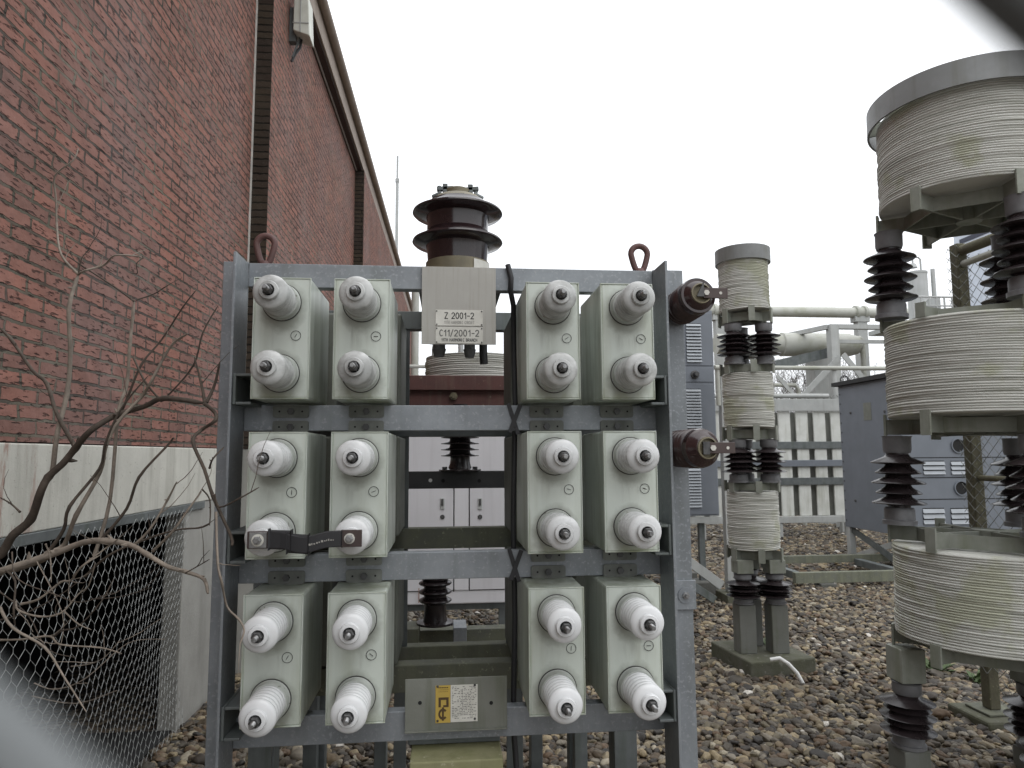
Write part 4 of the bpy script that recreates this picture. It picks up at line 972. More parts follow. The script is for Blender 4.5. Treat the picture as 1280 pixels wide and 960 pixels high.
# poles and pipe seen in the slot under the sign
Yp = 9.0; a = at(519, 400, Yp)
t = ob('steel_pole', MB().tube([(a.x, Yp, 0), (a.x, Yp, zat(519, 352, Yp))], .05, 12), 'pipe', smooth=50); tag(t, 'greenish steel pole left of the hanging sign, against the sky', 'pole')
a = at(576, 440, 10.5)
t = ob('steel_pole', MB().tube([(a.x, 10.5, 0), (a.x, 10.5, H + 2.2)], .042, 12), 'pipegrey', smooth=50); tag(t, 'thin pale grey pole just below the hanging sign', 'pole')
a = at(500, 458, 7.5); b = at(545, 458, 7.5)
t = thing('hand_rail', 'thin pale pipe rail crossing behind the rack under the sign', 'railing', (0, 7.5, 0))
ob('rail', MB().tube([(a.x - 1.2, 7.5, a.z), (b.x + 1.0, 7.5, a.z)], .02, 10), 'pipe', t, smooth=50)
ob('rail_post', MB().tube([(a.x - 1.1, 7.5, 0), (a.x - 1.1, 7.5, a.z - .018)], .02, 10).tube([(b.x + .95, 7.5, 0), (b.x + .95, 7.5, a.z - .018)], .02, 10), 'pipe', t, smooth=50)
# distant mast
Ym = 26.0; a = at(497, 195, Ym)
t = thing('radio_mast', 'thin grey mast rising beyond the end of the brick building', 'mast', (a.x, Ym, 0))
ob('lower_tube', MB().tube([(a.x, Ym, 0), (a.x, Ym, zat(497, 227, Ym))], .062, 10), 'pipegrey', t, smooth=50)
ob('upper_tube', MB().tube([(a.x, Ym, zat(497, 227, Ym)), (a.x, Ym, a.z)], .042, 10), 'pipegrey', t, smooth=50)
ob('joint_collar', MB().lathe([(.08, 0), (.08, .14)], 12, Matrix.Translation((a.x, Ym, zat(497, 228, Ym)))), 'pipegrey', t)

# ================================================================== REACTOR TOWERS
YAW = math.degrees(math.atan2(640 - 558.25, F))
def tower(name, label, cx, cy, R, coils, ring, frames, ins, blocks, ped, angs, ri, rs, pitch, ped_base, ring_r, n_arm=6, seed=1, pedw=.07, shed_n=5):
    t = thing(name, label, 'reactor', (cx, cy, ped_base))
    if ring:
        m = MB(); z1, z0 = ring
        m.lathe([(ring_r, z0), (ring_r, z1), (ring_r - .012, z1), (ring_r - .012, z0), (ring_r, z0)], 96, Matrix.Translation((cx, cy, 0)), cap=False)
        rg = ob('crown_ring', m, 'ring', t, smooth=30)
        a_ = MB()
        for k in range(n_arm):
            a = math.radians(20 + 360 / n_arm * k); a_.bar((cx + .03 * math.cos(a), cy + .03 * math.sin(a), (z0 + z1) / 2 + .01), (cx + (ring_r - .013) * math.cos(a), cy + (ring_r - .013) * math.sin(a), (z0 + z1) / 2 + .01), .012, (z1 - z0) * .6)
        ob('ring_arms', a_, 'frame', rg)
    for i, (z1, z0) in enumerate(coils):
        ob('coil', coil_mb(cx, cy, R, z0, z1, pitch, thick=R * .72, seed=seed + i), 'coil', t, smooth=60)
    for (z1, z0) in frames:
        m = MB(); h = z1 - z0; zm = (z0 + z1) / 2
        for k in range(n_arm):
            a = math.radians(20 + 360 / n_arm * k); ca, sa = math.cos(a), math.sin(a)
            m.bar((cx + .02 * ca, cy + .02 * sa, zm), (cx + (R + .008) * ca, cy + (R + .008) * sa, zm), .012, h * .9)
            a2 = math.radians(20 + 360 / n_arm * (k + 1)); q = .72 * R
            m.bar((cx + q * ca, cy + q * sa, zm - h * .02), (cx + q * math.cos(a2), cy + q * math.sin(a2), zm - h * .02), .008, h * .8)
            m.bar((cx + (R + .012) * ca, cy + (R + .012) * sa, z0 - h * .12), (cx + (R + .012) * ca, cy + (R + .012) * sa, z1 + h * .25), .05, .012, (ca, sa, 0))
        m.lathe([(.06, z0), (.06, z1)], 20, Matrix.Translation((cx, cy, 0)))
        ob('spider_frame', m, 'frame', t)
    for a in angs:
        w = math.radians(a - YAW); x, y = cx + ri * math.cos(w), cy + ri * math.sin(w)
        for (z1, z0) in ins: insulator(x, y, z0, z1, rs, 'darkporc', t, n=shed_n, cap_r=rs * .56, core=rs * .42)
        for (z1, z0) in blocks: ob('bracket_block', MB().box(x - rs * .5, x + rs * .5, y - rs * .5, y + rs * .5, z0, z1), 'frame', t, bevel=.004)
        z1, z0 = ped
        ob('pedestal', MB().box(x - pedw, x + pedw, y - pedw, y + pedw, z0, z1), 'pedestal', t, bevel=.006)
    return t
# large tower at the right edge
bx_, by_ = 4.29 * math.sin(math.radians(39.52)), 4.29 * math.cos(math.radians(39.52)); YT = 3.54; YL = 3.53
zt_ = lambda py: zat(1100, py, YT); zl_ = lambda py: zat(1130, py, YL)
tower('reactor_tower', 'large three-tier reactor tower with pale wound coils at the right edge', bx_, by_, .420,
      [(zt_(168), zt_(273)), (zt_(415), zt_(524)), (zt_(679), zt_(788))], (zt_(148), zt_(175)),
      [(zt_(274), zt_(293)), (zt_(525), zt_(546)), (zt_(658), zt_(678)), (zt_(789), zt_(808)), (zt_(402), zt_(414))],
      [(zl_(294), zl_(401)), (zl_(547), zl_(657)), (zl_(853), zl_(934))], [(zl_(810), zl_(852))], (zl_(935), 0.0), [150, 30, 270], .378, .132, .0125, 0.0, .466, seed=3)
big_tower = bpy.data.objects['reactor_tower']; big_tower.rotation_euler.y = math.radians(1.4); big_tower.location.x -= .035   # it leans a little
# small tower at mid distance
SY = 5.35; sx_ = xat(938, SY)
zs_ = lambda py: zat(935, py, SY); zi_ = lambda py: zat(935, py, SY - .07)
padz = .13
tower('reactor_tower', 'small three-tier reactor tower with pale wound coils on a mossy concrete pad', sx_, SY, .197,
      [(zs_(328), zs_(391)), (zs_(468), zs_(535)), (zs_(614), zs_(685))], (zs_(314), zs_(331)),
      [(zs_(392), zs_(405)), (zs_(456), zs_(467)), (zs_(536), zs_(549)), (zs_(603), zs_(613)), (zs_(686), zs_(698))],
      [(zi_(405), zi_(456)), (zi_(549), zi_(603)), (zi_(717), zi_(754))], [(zi_(699), zi_(716))], (zi_(755), padz), [210, 330, 90], .143, .128, .0125, padz, .218, seed=11, pedw=.066)
# pad
pc = [gr(888, 812, padz), gr(920, 836, padz), gr(1012, 829, padz), gr(975, 806, padz)]
pm = MB().add([(p.x, p.y, -.05) for p in pc] + [(p.x, p.y, padz) for p in pc], [(3, 2, 1, 0), (4, 5, 6, 7)] + [(i, (i + 1) % 4, 4 + (i + 1) % 4, 4 + i) for i in range(4)])
p0 = Vector((sx_, SY, 0))
# regular slab round the tower, turned like the corners in view
dv = (pc[1] - pc[2]).normalized(); ang_ = math.atan2(dv.y, dv.x) - math.pi
R_ = Matrix.Translation((sx_ + .02, SY + .0, 0)) @ Matrix.Rotation(ang_ + math.radians(0), 4, 'Z')
tag(ob('concrete_pad', MB().box(-.27, .27, -.30, .30, -.05, padz, R_), 'mossconc', bevel=.012), 'mossy concrete slab under the small reactor tower', 'slab')
# conduit end on the pad
c0 = gr(973, 827, padz + .02); c1 = gr(1000, 856, 0)
pts = [c0 + Vector((-.06, 0, .015)), c0 + Vector((.0, -.02, .03)), c0 + (c1 - c0) * .35 + Vector((.02, 0, .04)), c0 + (c1 - c0) * .7 + Vector((.03, 0, .03)), c1 + Vector((.02, -.02, 0)), c1 + Vector((.02, -.02, -.08))]
tag(ob('conduit', MB().tube(pts, .014, 12), 'white', smooth=50), 'short white plastic conduit bending off the mossy slab into the gravel', 'conduit')

# ================================================================== CABINETS ON THE RIGHT
def louvre_panel(t, px0, px1, py0, py1, Y, n, root):
    a, b = at(px0, py0, Y), at(px1, py1, Y)
    ob('louvre_recess', MB().box(a.x, b.x, Y - .0042, Y - .0012, b.z, a.z), 'dark', root)
    m = MB(); p = (a.z - b.z) / n
    for k in range(n):
        z = b.z + k * p
        m.add([(a.x, Y - .005, z + p * .28), (b.x, Y - .005, z + p * .28), (b.x, Y - .024, z + p * .05), (a.x, Y - .024, z + p * .05), (a.x, Y - .005, z + p * .8), (b.x, Y - .005, z + p * .8)],
              [(0, 1, 5, 4), (3, 2, 5, 4), (0, 3, 2, 1), (0, 4, 3), (1, 2, 5)])
    ob('louvre', m, 'louvre', root)
def louvre_cabinet():
    Y = 8.0; x0, x1 = xat(792, Y), xat(894, Y, 500); z0, z1 = zat(870, 645, Y), zat(886, 388, Y)
    t = thing('louvred_cabinet', 'tall blue grey cabinet with louvre panels on steel legs behind the right post', 'cabinet', ((x0 + x1) / 2, Y + .4, 0))
    ob('body', MB().box(x0, x1, Y, Y + .9, z0, z1), 'bluecab', t, bevel=.006)
    for (p0_, p1_) in ((392, 457), (480, 643)): ob('front_panel', MB().box(x0 + .01, x1 - .015, Y - .010, Y - .001, zat(870, p1_, Y), zat(870, p0_, Y)), 'bluecab', t, bevel=.003)
    ob('front_panel', MB().box(x0 + .01, x1 - .015, Y - .010, Y - .001, zat(870, 477.5, Y), zat(870, 459.5, Y)), 'bluecab', t, bevel=.003)
    for (a, b) in ((404, 453), (486, 535), (585, 634)):
        for (u, v) in ((812, 830), (857, 877)):
            louvre_panel(t, u, v, a, b, Y - .010, 13 if a > 450 else 12, t)
    p = at(868, 468.5, Y); k = ob('knob', MB().lathe([(.05, 0), (.05, .02), (.034, .022), (.034, .07), (.026, .09)], 20, axis_m((p.x, Y - .0105, p.z), (0, -1, 0))), 'nut', t, smooth=30)
    ob('stand_rail', MB().box(x0, x1 + .02, Y + .0, Y + .06, z0 - .085, z0 - .012), 'struct', t, bevel=.003); ob('stand_rail', MB().box(x0, x1 + .02, Y + .84, Y + .9, z0 - .085, z0 - .012), 'struct', t, bevel=.003)
    xl = xat(877, Y)
    for x, y in ((x0 + .05, Y + .03), (xl, Y + .10), (xl, Y + .85), (x0 + .05, Y + .85)): ob('leg', MB().box(x - .035, x + .035, y - .03, y + .03, 0.0, z0 - .086), 'galvdark', t, bevel=.003)
    # pipe stand with diagonal brace in front of it
    s = thing('braced_stand', 'grey steel frame with a diagonal brace beside the louvred cabinet', 'frame', (xat(912, 7.6), 7.6, 0))
    Yf = 7.6; xp = xat(909, Yf); zt2 = zat(900, 455, Yf)
    ob('upright', MB().box(xp - .045, xp + .05, Yf, Yf + .09, .11, zt2), 'struct', s, bevel=.004)
    ob('top_pipe', MB().tube([(xp - .12, Yf - .03, zat(900, 460, Yf)), (xp + .25, Yf - .03, zat(900, 460, Yf))], .03, 12), 'pipe', s, smooth=50)
    ob('thin_pipe', MB().tube([(xp - .085, Yf - .02, zat(900, 507, Yf)), (xp - .085, Yf - .02, zat(900, 459, Yf))], .025, 10), 'pipe', s, smooth=50)
    q0, q1 = at(845, 690, Yf), at(908, 732, Yf)
    ob('brace', MB().bar((q0.x, Yf + .02, q0.z), (q1.x - .05, Yf + .02, q1.z), .06, .10), 'struct', s, bevel=.003)
    q0, q1 = at(830, 708, 7.3), at(905, 760, 7.3)
    ob('brace', MB().bar((q0.x, 7.45, q0.z), (q1.x - .05, 7.45, q1.z + .06), .09, .08), 'galvdark', s, bevel=.003)
    tag(ob('foot_block', MB().box(xp - .12, xp + .14, Yf - .16, Yf + .2, -.05, .108), 'mossconc', bevel=.012), 'mossy concrete block under the diagonal braced frame', 'block')
    tag(ob('foot_block', MB().box(xl - .18, xl + .16, Y - .05, Y + .25, -.05, .16), 'concdark', bevel=.012), 'damp concrete footing under the front leg of the louvred cabinet', 'block')
    tag(ob('foot_block', MB().box(xl - .18, xl + .16, Y + .7, Y + .98, -.05, .14), 'concdark', bevel=.012), 'damp concrete footing under the rear leg of the louvred cabinet', 'block')
louvre_cabinet()
def blue_cabinet():
    X, Yn, Yf = 5.98, 8.58, 10.0; z0, z1 = .55, 2.66; X1 = 8.4
    t = thing('roofed_cabinet', 'blue grey steel cabinet with a black sloping roof behind the large reactor tower', 'cabinet', (X + 1.2, 9.3, 0))
    ob('body', MB().box(X, X1, Yn, Yf, z0, z1), 'bluecab', t, bevel=.006)
    ob('roof', MB().add([(X - .06, Yn - .08, z1 + .003), (X1 + .06, Yn - .08, z1 + .003), (X1 + .06, Yf + .08, z1 + .003), (X - .06, Yf + .08, z1 + .003), (X - .06, Yn - .08, z1 + .07), (X1 + .06, Yn - .08, z1 + .16), (X1 + .06, Yf + .08, z1 + .16), (X - .06, Yf + .08, z1 + .06)],
       [(3, 2, 1, 0), (4, 5, 6, 7), (0, 1, 5, 4), (1, 2, 6, 5), (2, 3, 7, 6), (3, 0, 4, 7)]), 'roofing', t)
    p = at(1058, 470, Yf); ob('lifting_ring', MB().tube([(X + .05 + .06 * math.cos(k * .4), Yf - .1, z1 + .10 + .06 * math.sin(k * .4)) for k in range(16)], .012, 6, closed=True), 'nut', t, smooth=50)
    # side face details: rivets, faded sticker
    rv = MB()
    for (dy, z) in ((.3, z1 - .42), (1.1, z1 - .45), (.3, .95), (1.1, .95)): rv.lathe([(.02, 0), (.016, .012)], 10, axis_m((X - .0005, Yf - dy, z), (-1, 0, 0)))
    for k in range(14): rv.lathe([(.012, 0), (.01, .008)], 8, axis_m((X - .0005, Yf - .04, .65 + k * .145), (-1, 0, 0)))
    ob('rivet', rv, 'nut', t)
    ob('faded_sticker', MB().box(X - .0035, X - .0008, Yf - .8, Yf - .62, z1 - .55, z1 - .3), 'plate2', t)
    # front face
    for py in (557, 610):
        p = at(1197 if py < 580 else 1201, py, Yn); ob('round_opening', MB().lathe([(.085, 0), (.085, .004)], 32, axis_m((p.x, Yn - .0008, p.z), (0, -1, 0))), 'dark', t)
        ob('opening_collar', MB().lathe([(.085, .0), (.085, .02), (.098, .02), (.098, 0)], 32, axis_m((p.x, Yn - .0006, p.z), (0, -1, 0)), cap=False), 'bluecab', t, smooth=30)
    for (a, b) in ((576, 593), (635, 655)):
        for (u, v) in ((1153, 1181), (1188, 1214)): louvre_panel(t, u, v, a, b, Yn, 3, t)
    sm = MB()
    for py in (572, 597, 624): z = zat(1180, py, Yn); sm.box(X + .01, X1 - .01, Yn - .002, Yn - .0005, z - .006, z + .006)
    ob('panel_seam', sm, 'dark', t)
    for x, y in ((X + .05, Yf - .05), (X + .05, Yn + .05), (X1 - .05, Yn + .05), (X1 - .05, Yf - .05)): ob('leg', MB().box(x - .045, x + .045, y - .045, y + .045, .0, z0 - .001), 'struct', t, bevel=.004)
    ob('brace', MB().bar((X + .05, Yf - .1, z0 - .04), (X + .05, Yn + .1, .12), .02, .09), 'galvdark', t)
    ob('brace', MB().bar((X + .075, Yf - .1, .12), (X + .075, Yn + .1, z0 - .04), .02, .08), 'struct', t)
    # low base frame running left from the cabinet
    f = thing('ground_frame', 'low mossy steel frame lying on the gravel left of the roofed cabinet', 'frame', (5.2, 8.9, 0))
    xa = xat(966, 8.7)
    ob('rail', MB().box(xa, X + .6, 8.25, 8.33, .06, .19), 'galvmoss', f, bevel=.004)
    ob('rail', MB().box(xa - .1, X + .5, 9.25, 9.33, .14, .24), 'galvmoss', f, bevel=.004)
    ob('cross_rail', MB().box(xa + .02, xa + .10, 8.331, 9.249, .1, .19).box(X - .35, X - .25, 8.331, 9.249, .1, .19), 'galvdark', f, bevel=.004)
    ob('rail_foot', MB().box(xa + .3, xa + .5, 8.2, 8.38, -.03, .059).box(X, X + .2, 8.2, 8.38, -.03, .059).box(xa + .2, xa + .4, 9.2, 9.38, -.03, .139), 'concdark', f, bevel=.01)
blue_cabinet()

# ================================================================== FENCE POST AND MESH ON THE RIGHT
def side_fence():
    P = gr(1241, 902); Yp = P.y; zt = zat(1203, 306, Yp); X = P.x
    t = thing('chain_link_fence', 'mossy square fence post with chain link mesh beside the large reactor tower', 'fence', (X, Yp, 0))
    ob('post', MB().box(X - .036, X + .036, Yp - .036, Yp + .036, .0795, zt), 'fencepost', t, bevel=.008)
    ob('post_plate', MB().box(X - .10, X + .10, Yp - .10, Yp + .10, .065, .079), 'galvmoss', t, bevel=.004)
    ob('top_rail', MB().tube([(X, Yp - .037, zt - .05), (X + .01, Yp - .3, zt - .05), (X + .02, Yp - .36, zt - .11)], .034, 14), 'fencepost', t, smooth=50)
    ob('top_rail', MB().tube([(X, Yp - .037, zt - .14), (X + .01, 1.2, zt - .14)], .022, 14), 'pipe', t, smooth=50)
    ob('lower_rail', MB().tube([(X, Yp - .037, zat(1240, 597, Yp)), (X + .01, 1.2, zat(1240, 597, Yp))], .018, 12), 'fencepost', t, smooth=50)
    m = MB(); chainlink(m, (X + .03, 1.2, .12), (0, 1, 0), (0, 0, 1), Yp - 1.2, zt - .22, .058, .0022)
    ob('wire_mesh', m, 'wire', t)
    m = MB(); chainlink(m, (X - .046, Yp - .044, .3), (1, 0, 0), (0, 0, 1), .092, zt - .32, .05, .0022)
    chainlink(m, (X - .048, Yp - .042, .3), (0, 1, 0), (0, 0, 1), .09, zt - .32, .05, .0022)
    ob('wire_mesh', m, 'wire', t)
    tag(ob('concrete_footing', MB().box(X - .17, X + .19, Yp - .17, Yp + .17, -.05, .063), 'mossconc', bevel=.015), 'mossy concrete footing of the fence post beside the large tower', 'slab')
side_fence()

# ================================================================== DISTANCE
def radiators():
    Y = 13.0; x0, x1 = xat(872, Y), xat(1060, Y)
    t = thing('radiator_bank', 'row of dirty white radiator panels held by grey cross bars behind the small tower', 'radiator', ((x0 + x1) / 2, Y + .3, 0))
    p = 24 / F * Y; x = x1 - .05
    ztop, zbot = zat(1010, 514, Y), zat(1010, 645, Y)
    while x > x0:
        ob('panel', MB().box(x - .27, x - .02, Y, Y + .04, zbot, ztop), 'fin', t, bevel=.012)
        x -= p
    ob('back_panel', MB().box(x0 - .2, x1, Y + .12, Y + .2, zbot, ztop - .02), 'findark', t)
    for (a, b, m, d) in ((499, 514, 'struct', .06), (552, 561, 'galvdark', .03), (575, 583, 'bluecab', .05), (597, 606, 'galvdark', .03), (645, 653, 'struct', .07)):
        ob('cross_bar', MB().box(x0 - .2, x1 + .06, Y - d, Y - .002, zat(1010, b, Y), zat(1010, a, Y)), m, t, bevel=.006)
    for x in (x0, (x0 + x1) / 2, x1 - .1): ob('leg', MB().box(x, x + .1, Y - .05, Y + .1, 0, zbot - .14), 'struct', t)
    f = thing('chain_link_fence', 'low chain link fence with a thin rail above the white radiator panels', 'fence', ((x0 + x1) / 2, 13.4, 0))
    m = MB(); chainlink(m, (x0, 13.6, H + .2), (1, 0, 0), (0, 0, 1), x1 - x0 + 1.2, zat(1010, 494, 13.6) - H - .2, .12, .006)
    ob('wire_mesh', m, 'wire', f)
    ob('top_rail', MB().tube([(x0, 13.6, zat(1010, 460, 13.6)), (x1 + 3, 13.6, zat(1010, 460, 13.6))], .045, 10), 'pipe', f, smooth=50)
    ob('top_rail', MB().tube([(x0, 13.6, zat(1010, 495, 13.6)), (x1, 13.6, zat(1010, 495, 13.6))], .05, 10), 'struct', f, smooth=50)
    for px in (966, 1050, 1120): x = xat(px, 13.6); ob('post', MB().tube([(x, 13.66, 0), (x, 13.66, zat(1010, 460, 13.6))], .05, 10), 'struct', f, smooth=50)
radiators()
def pipes():
    Y = 17.0
    z = zat(1000, 390, Y); x0, x1 = xat(893, Y), xat(1320, Y); r = 7 / F * Y
    t = thing('pipe_line', 'long weathered horizontal pipe on saddles high behind the cabinets', 'pipe', ((x0 + x1) / 2, Y, 0))
    ob('pipe', MB().tube([(x0 - 3, Y, z), (x1, Y, z)], r, 18), 'pipe', t, smooth=50)
    for px in (1085, 905, 1240):
        x = xat(px, Y); ob('support_column', MB().box(x - .13, x + .13, Y - .1, Y + .1, 0, z - r - .12), 'struct', t)
        ob('saddle', MB().box(x - .2, x + .2, Y - .12, Y + .12, z - r - .118, z - r + .03), 'struct', t)
        ob('flange', MB().lathe([(r + .05, -.15), (r + .05, -.08), (r + .01, -.079), (r + .01, .079), (r + .05, .08), (r + .05, .15)], 20, axis_m((x, Y, z), (1, 0, 0))), 'pipe', t, smooth=30)
    Yv = 15.5; zc = zat(1010, 431, Yv); R = 15.5 / F * Yv
    v = thing('pressure_vessel', 'large pale horizontal duct with a tapering end and a down pipe', 'vessel', (xat(1020, Yv), Yv, 0))
    pr = [(R * .85, xat(900, Yv)), (R * .85, xat(982, Yv)), (R * 1.02, xat(983, Yv)), (R, xat(986, Yv)), (R, xat(1034, Yv)), (R * 1.0, xat(1060, Yv)), (R * .98, xat(1068, Yv)), (R * .8, xat(1078, Yv)), (R * .45, xat(1086, Yv)), (R * .1, xat(1089, Yv))]
    ob('shell', MB().lathe(pr, 32, axis_m((0, Yv, zc), (1, 0, 0))), 'pipe', v, smooth=35)
    xd = xat(1083, Yv); ob('down_pipe', MB().tube([(xat(1070, Yv), Yv - .1, zc + R * .5), (xd - .06, Yv - .1, zc + R * .55), (xd, Yv - .1, zc + .1), (xd, Yv - .1, 0)], .06, 12), 'pipe', v, smooth=50)
    xe = xat(1028, Yv); ob('saddle_column', MB().box(xe - .2, xe + .2, Yv - .2, Yv + .2, 0, zc - R - .02), 'struct', v).location
    a, b = at(960, 459, Yv - .5), at(1040, 440, Yv - .5)
    ob('sloping_beam', MB().bar((a.x, Yv - .5, a.z), (b.x, Yv - .5, b.z), .2, .22), 'galvdark', v)
    # lattice gantry
    Yg = 14.6; g_ = thing('pipe_gantry', 'grey steel gantry with diagonal braces in front of the pale duct', 'gantry', (xat(1050, Yg), Yg, 0))
    xg = xat(1049, Yg); zt = zat(1049, 406, Yg)
    ob('column', MB().box(xg - .10, xg + .10, Yg - .1, Yg + .1, 0, zt), 'struct', g_, bevel=.01)
    ob('top_beam', MB().box(xg + .11, xat(1180, Yg), Yg - .08, Yg + .06, zt - .1, zt), 'struct', g_)
    a = at(1010, 418, Yg); ob('top_beam', MB().bar((xg - .1, Yg, zt - .05), (a.x - .3, Yg + 2.4, zt - .05), .1, .1), 'struct', g_)
    for (p, q, w, o_) in (((1046, 447), (997, 499), .12, .115), ((1049, 444), (1080, 482), .12, .155), ((968, 470), (992, 498), .08, .115)):
        A, B = at(*p, Yg), at(*q, Yg); ob('diagonal', MB().bar((A.x, Yg - o_, A.z), (B.x, Yg - o_, B.z), .03, w, (0, 0, 1)), 'struct', g_)
    A, B = at(978, 479, Yg), at(1005, 479, Yg); ob('branch_pipe', MB().tube([(A.x, Yg + .4, A.z), (B.x, Yg + .4, A.z), (B.x + .08, Yg + .4, A.z - .1), (B.x + .08, Yg + .4, 0)], .045, 10), 'pipe', g_, smooth=50)
    zz = zat(1049, 427, Yg); ob('thin_rail', MB().box(xg + .11, xat(1170, Yg), Yg - .05, Yg + .0, zz - .04, zz + .04), 'struct', g_)
    # small tank with a gooseneck
    Yt = 15.0; xt = xat(1161, Yt); zt0, zt1 = zat(1161, 395, Yt), zat(1161, 341, Yt); Rt = 12.5 / F * Yt
    k = thing('vent_tank', 'small upright pale tank with a gooseneck vent above the large middle coil', 'tank', (xt, Yt, 0))
    ob('shell', MB().lathe([(Rt, 2.2), (Rt, zt1 - .05), (Rt * 1.05, zt1 - .045), (Rt * 1.05, zt1), (Rt * .6, zt1 + .03), (0.01, zt1 + .05)], 32, Matrix.Translation((xt, Yt, 0))), 'pipegrey', k, smooth=35)
    zg = zat(1161, 322, Yt); xg2 = xat(1167, Yt); xg3 = xat(1157, Yt)
    ob('gooseneck', MB().tube([(xg2, Yt, zt1), (xg2, Yt, zg - .05), (xg2 - .05, Yt, zg), (xg3 + .05, Yt, zg), (xg3, Yt, zg - .05), (xg3, Yt, zg - .16)], .022, 8), 'pipegrey', k, smooth=50)
    ob('vent_cap', MB().lathe([(.10, -.10), (.06, 0)], 14, Matrix.Translation((xg3, Yt, zg - .16))), 'pipegrey', k)
    for dx in (-.18, .18): ob('leg', MB().box(xt + dx - .05, xt + dx + .05, Yt - .05, Yt + .05, 0, 2.2), 'struct', k)
    xs = xat(1178, Yt); ob('standpipe', MB().tube([(xs, Yt - .1, 0), (xs, Yt - .1, zat(1178, 338, Yt))], .05, 10), 'pipegrey', k, smooth=50)
    # platform of boxes and rails round it
    pl = thing('access_platform', 'grey platform with railings and box housings at the foot of the vent tank', 'platform', (xat(1180, 14), 14.0, 0))
    xa, xb = xat(1152, 14), xat(1212, 14); zp = zat(1180, 394, 14)
    ob('deck', MB().box(xa, xb + .6, 13.9, 15.6, zp - .2, zp - .1), 'struct', pl)
    for x in (xa + .1, (xa + xb) / 2, xb): ob('leg', MB().box(x - .05, x + .05, 13.95, 14.05, 0, zp - .201), 'struct', pl)
    rl = MB()
    for k2 in range(7):
        x = xa + (xb - xa) * k2 / 6; rl.tube([(x, 13.95, zp - .1), (x, 13.95, zat(1180, 372, 14))], .02, 6)
    zr = zat(1180, 372, 14); rl.tube([(xa, 13.95, zr), (xb, 13.95, zr)], .022, 6).tube([(xa, 13.95, (zr + zp) / 2), (xb, 13.95, (zr + zp) / 2)], .018, 6).tube([(xa, 13.95, zp), (xa + .4, 13.95, zr)], .02, 6)
    ob('railing', rl, 'pipegrey', pl, smooth=50)
    ob('housing', MB().box(xat(1172, 14), xat(1186, 14), 14.1, 14.4, zp - .099, zat(1180, 381, 14)).box(xat(1187, 14), xat(1194, 14), 14.1, 14.4, zp - .099, zat(1180, 369, 14)), 'pipegrey', pl, bevel=.02)
    # clad building
    Xb = xat(1212, 24); b = thing('clad_building', 'far building with slanting blue white louvre cladding above the fence post', 'building', (Xb + 3, 20, 0))
    zt = zat(1212, 270, 24); z1 = zat(1212, 309, 24)
    ob('wall', MB().box(Xb, Xb + 8, 16, 24, 0, zt + .6), 'bluew', b)
    m = MB(); z = z1
    while z < zt + .4: m.box(Xb - .02, Xb - .002, 16.2, 23.7, z, z + .18); z += .36
    ob('louvre_gap', m, 'navy', b)
pipes()
def bare_tree(x, y, h, seed, label):
    rr = random.Random(seed); t = thing('bare_tree', label, 'tree', (x, y, 0)); m = MB()
    tr = MB().tube([(x, y, 0), (x + .05, y, h * .3), (x, y + .05, h * .55)], [h * .018, h * .014, h * .009], 7)
    def grow(p, d, l, r, dep):
        pts = [p]
        for k in range(3):
            d = (d + Vector((rr.uniform(-.25, .25), rr.uniform(-.25, .25), rr.uniform(-.05, .2)))).normalized(); pts.append(pts[-1] + d * l / 3)
        m.tube(pts, [r, r * .85, r * .7, r * .5], 4 if dep < 3 else 3, cap=False)
        if dep >= 5: return
        for k in range(3 if dep < 4 else 2):
            q = pts[rr.choice([1, 2, 3, 3])]; nd = (d + Vector((rr.uniform(-1, 1), rr.uniform(-1, 1), rr.uniform(-.3, .6)))).normalized()
            grow(q, nd, l * rr.uniform(.6, .8), max(.006, r * .55), dep + 1)
    for k in range(6): grow(Vector((x, y, h * (.25 + .06 * k))), Vector((rr.uniform(-1, 1), rr.uniform(-1, 1), .8)).normalized(), h * .3, h * .008, 0)
    ob('trunk', tr, 'twig', t); ob('crown', m, 'twig', t)
for i, (px, Y, h, l) in enumerate(((985, 24, 4.1, 'bare leafless tree left of the grey gantry, beyond the far fence'), (1018, 25, 4.0, 'bare leafless tree directly behind the saddle column of the pale duct'), (1068, 26, 4.2, 'bare leafless tree right of the grey gantry, under the duct end'), (930, 23, 4.2, 'bare leafless tree hidden behind the small reactor tower'), (1100, 25, 4.2, 'bare leafless tree showing just above the roofed cabinet'))):
    bare_tree(xat(px, Y), Y, h, 20 + i, l)
def hedge():
    m = MB(); rr = random.Random(9)
    for k in range(2600):
        x = rr.uniform(6, 30); y = rr.uniform(27, 29); z = rr.uniform(0, 3.0) * rr.uniform(.5, 1); s = rr.uniform(.06, .2)
        d = Vector((rr.uniform(-1, 1), rr.uniform(-1, 1), rr.uniform(-1, 1))).normalized(); e = d.cross(Vector((0, 0, 1))).normalized()
        c = Vector((x, y, z)); m.add([c - d * s, c + e * s * .5, c + d * s, c - e * s * .5], [(0, 1, 2, 3)])
    tag(ob('far_scrub', m, 'twig'), None, None, kind='stuff')
hedge()

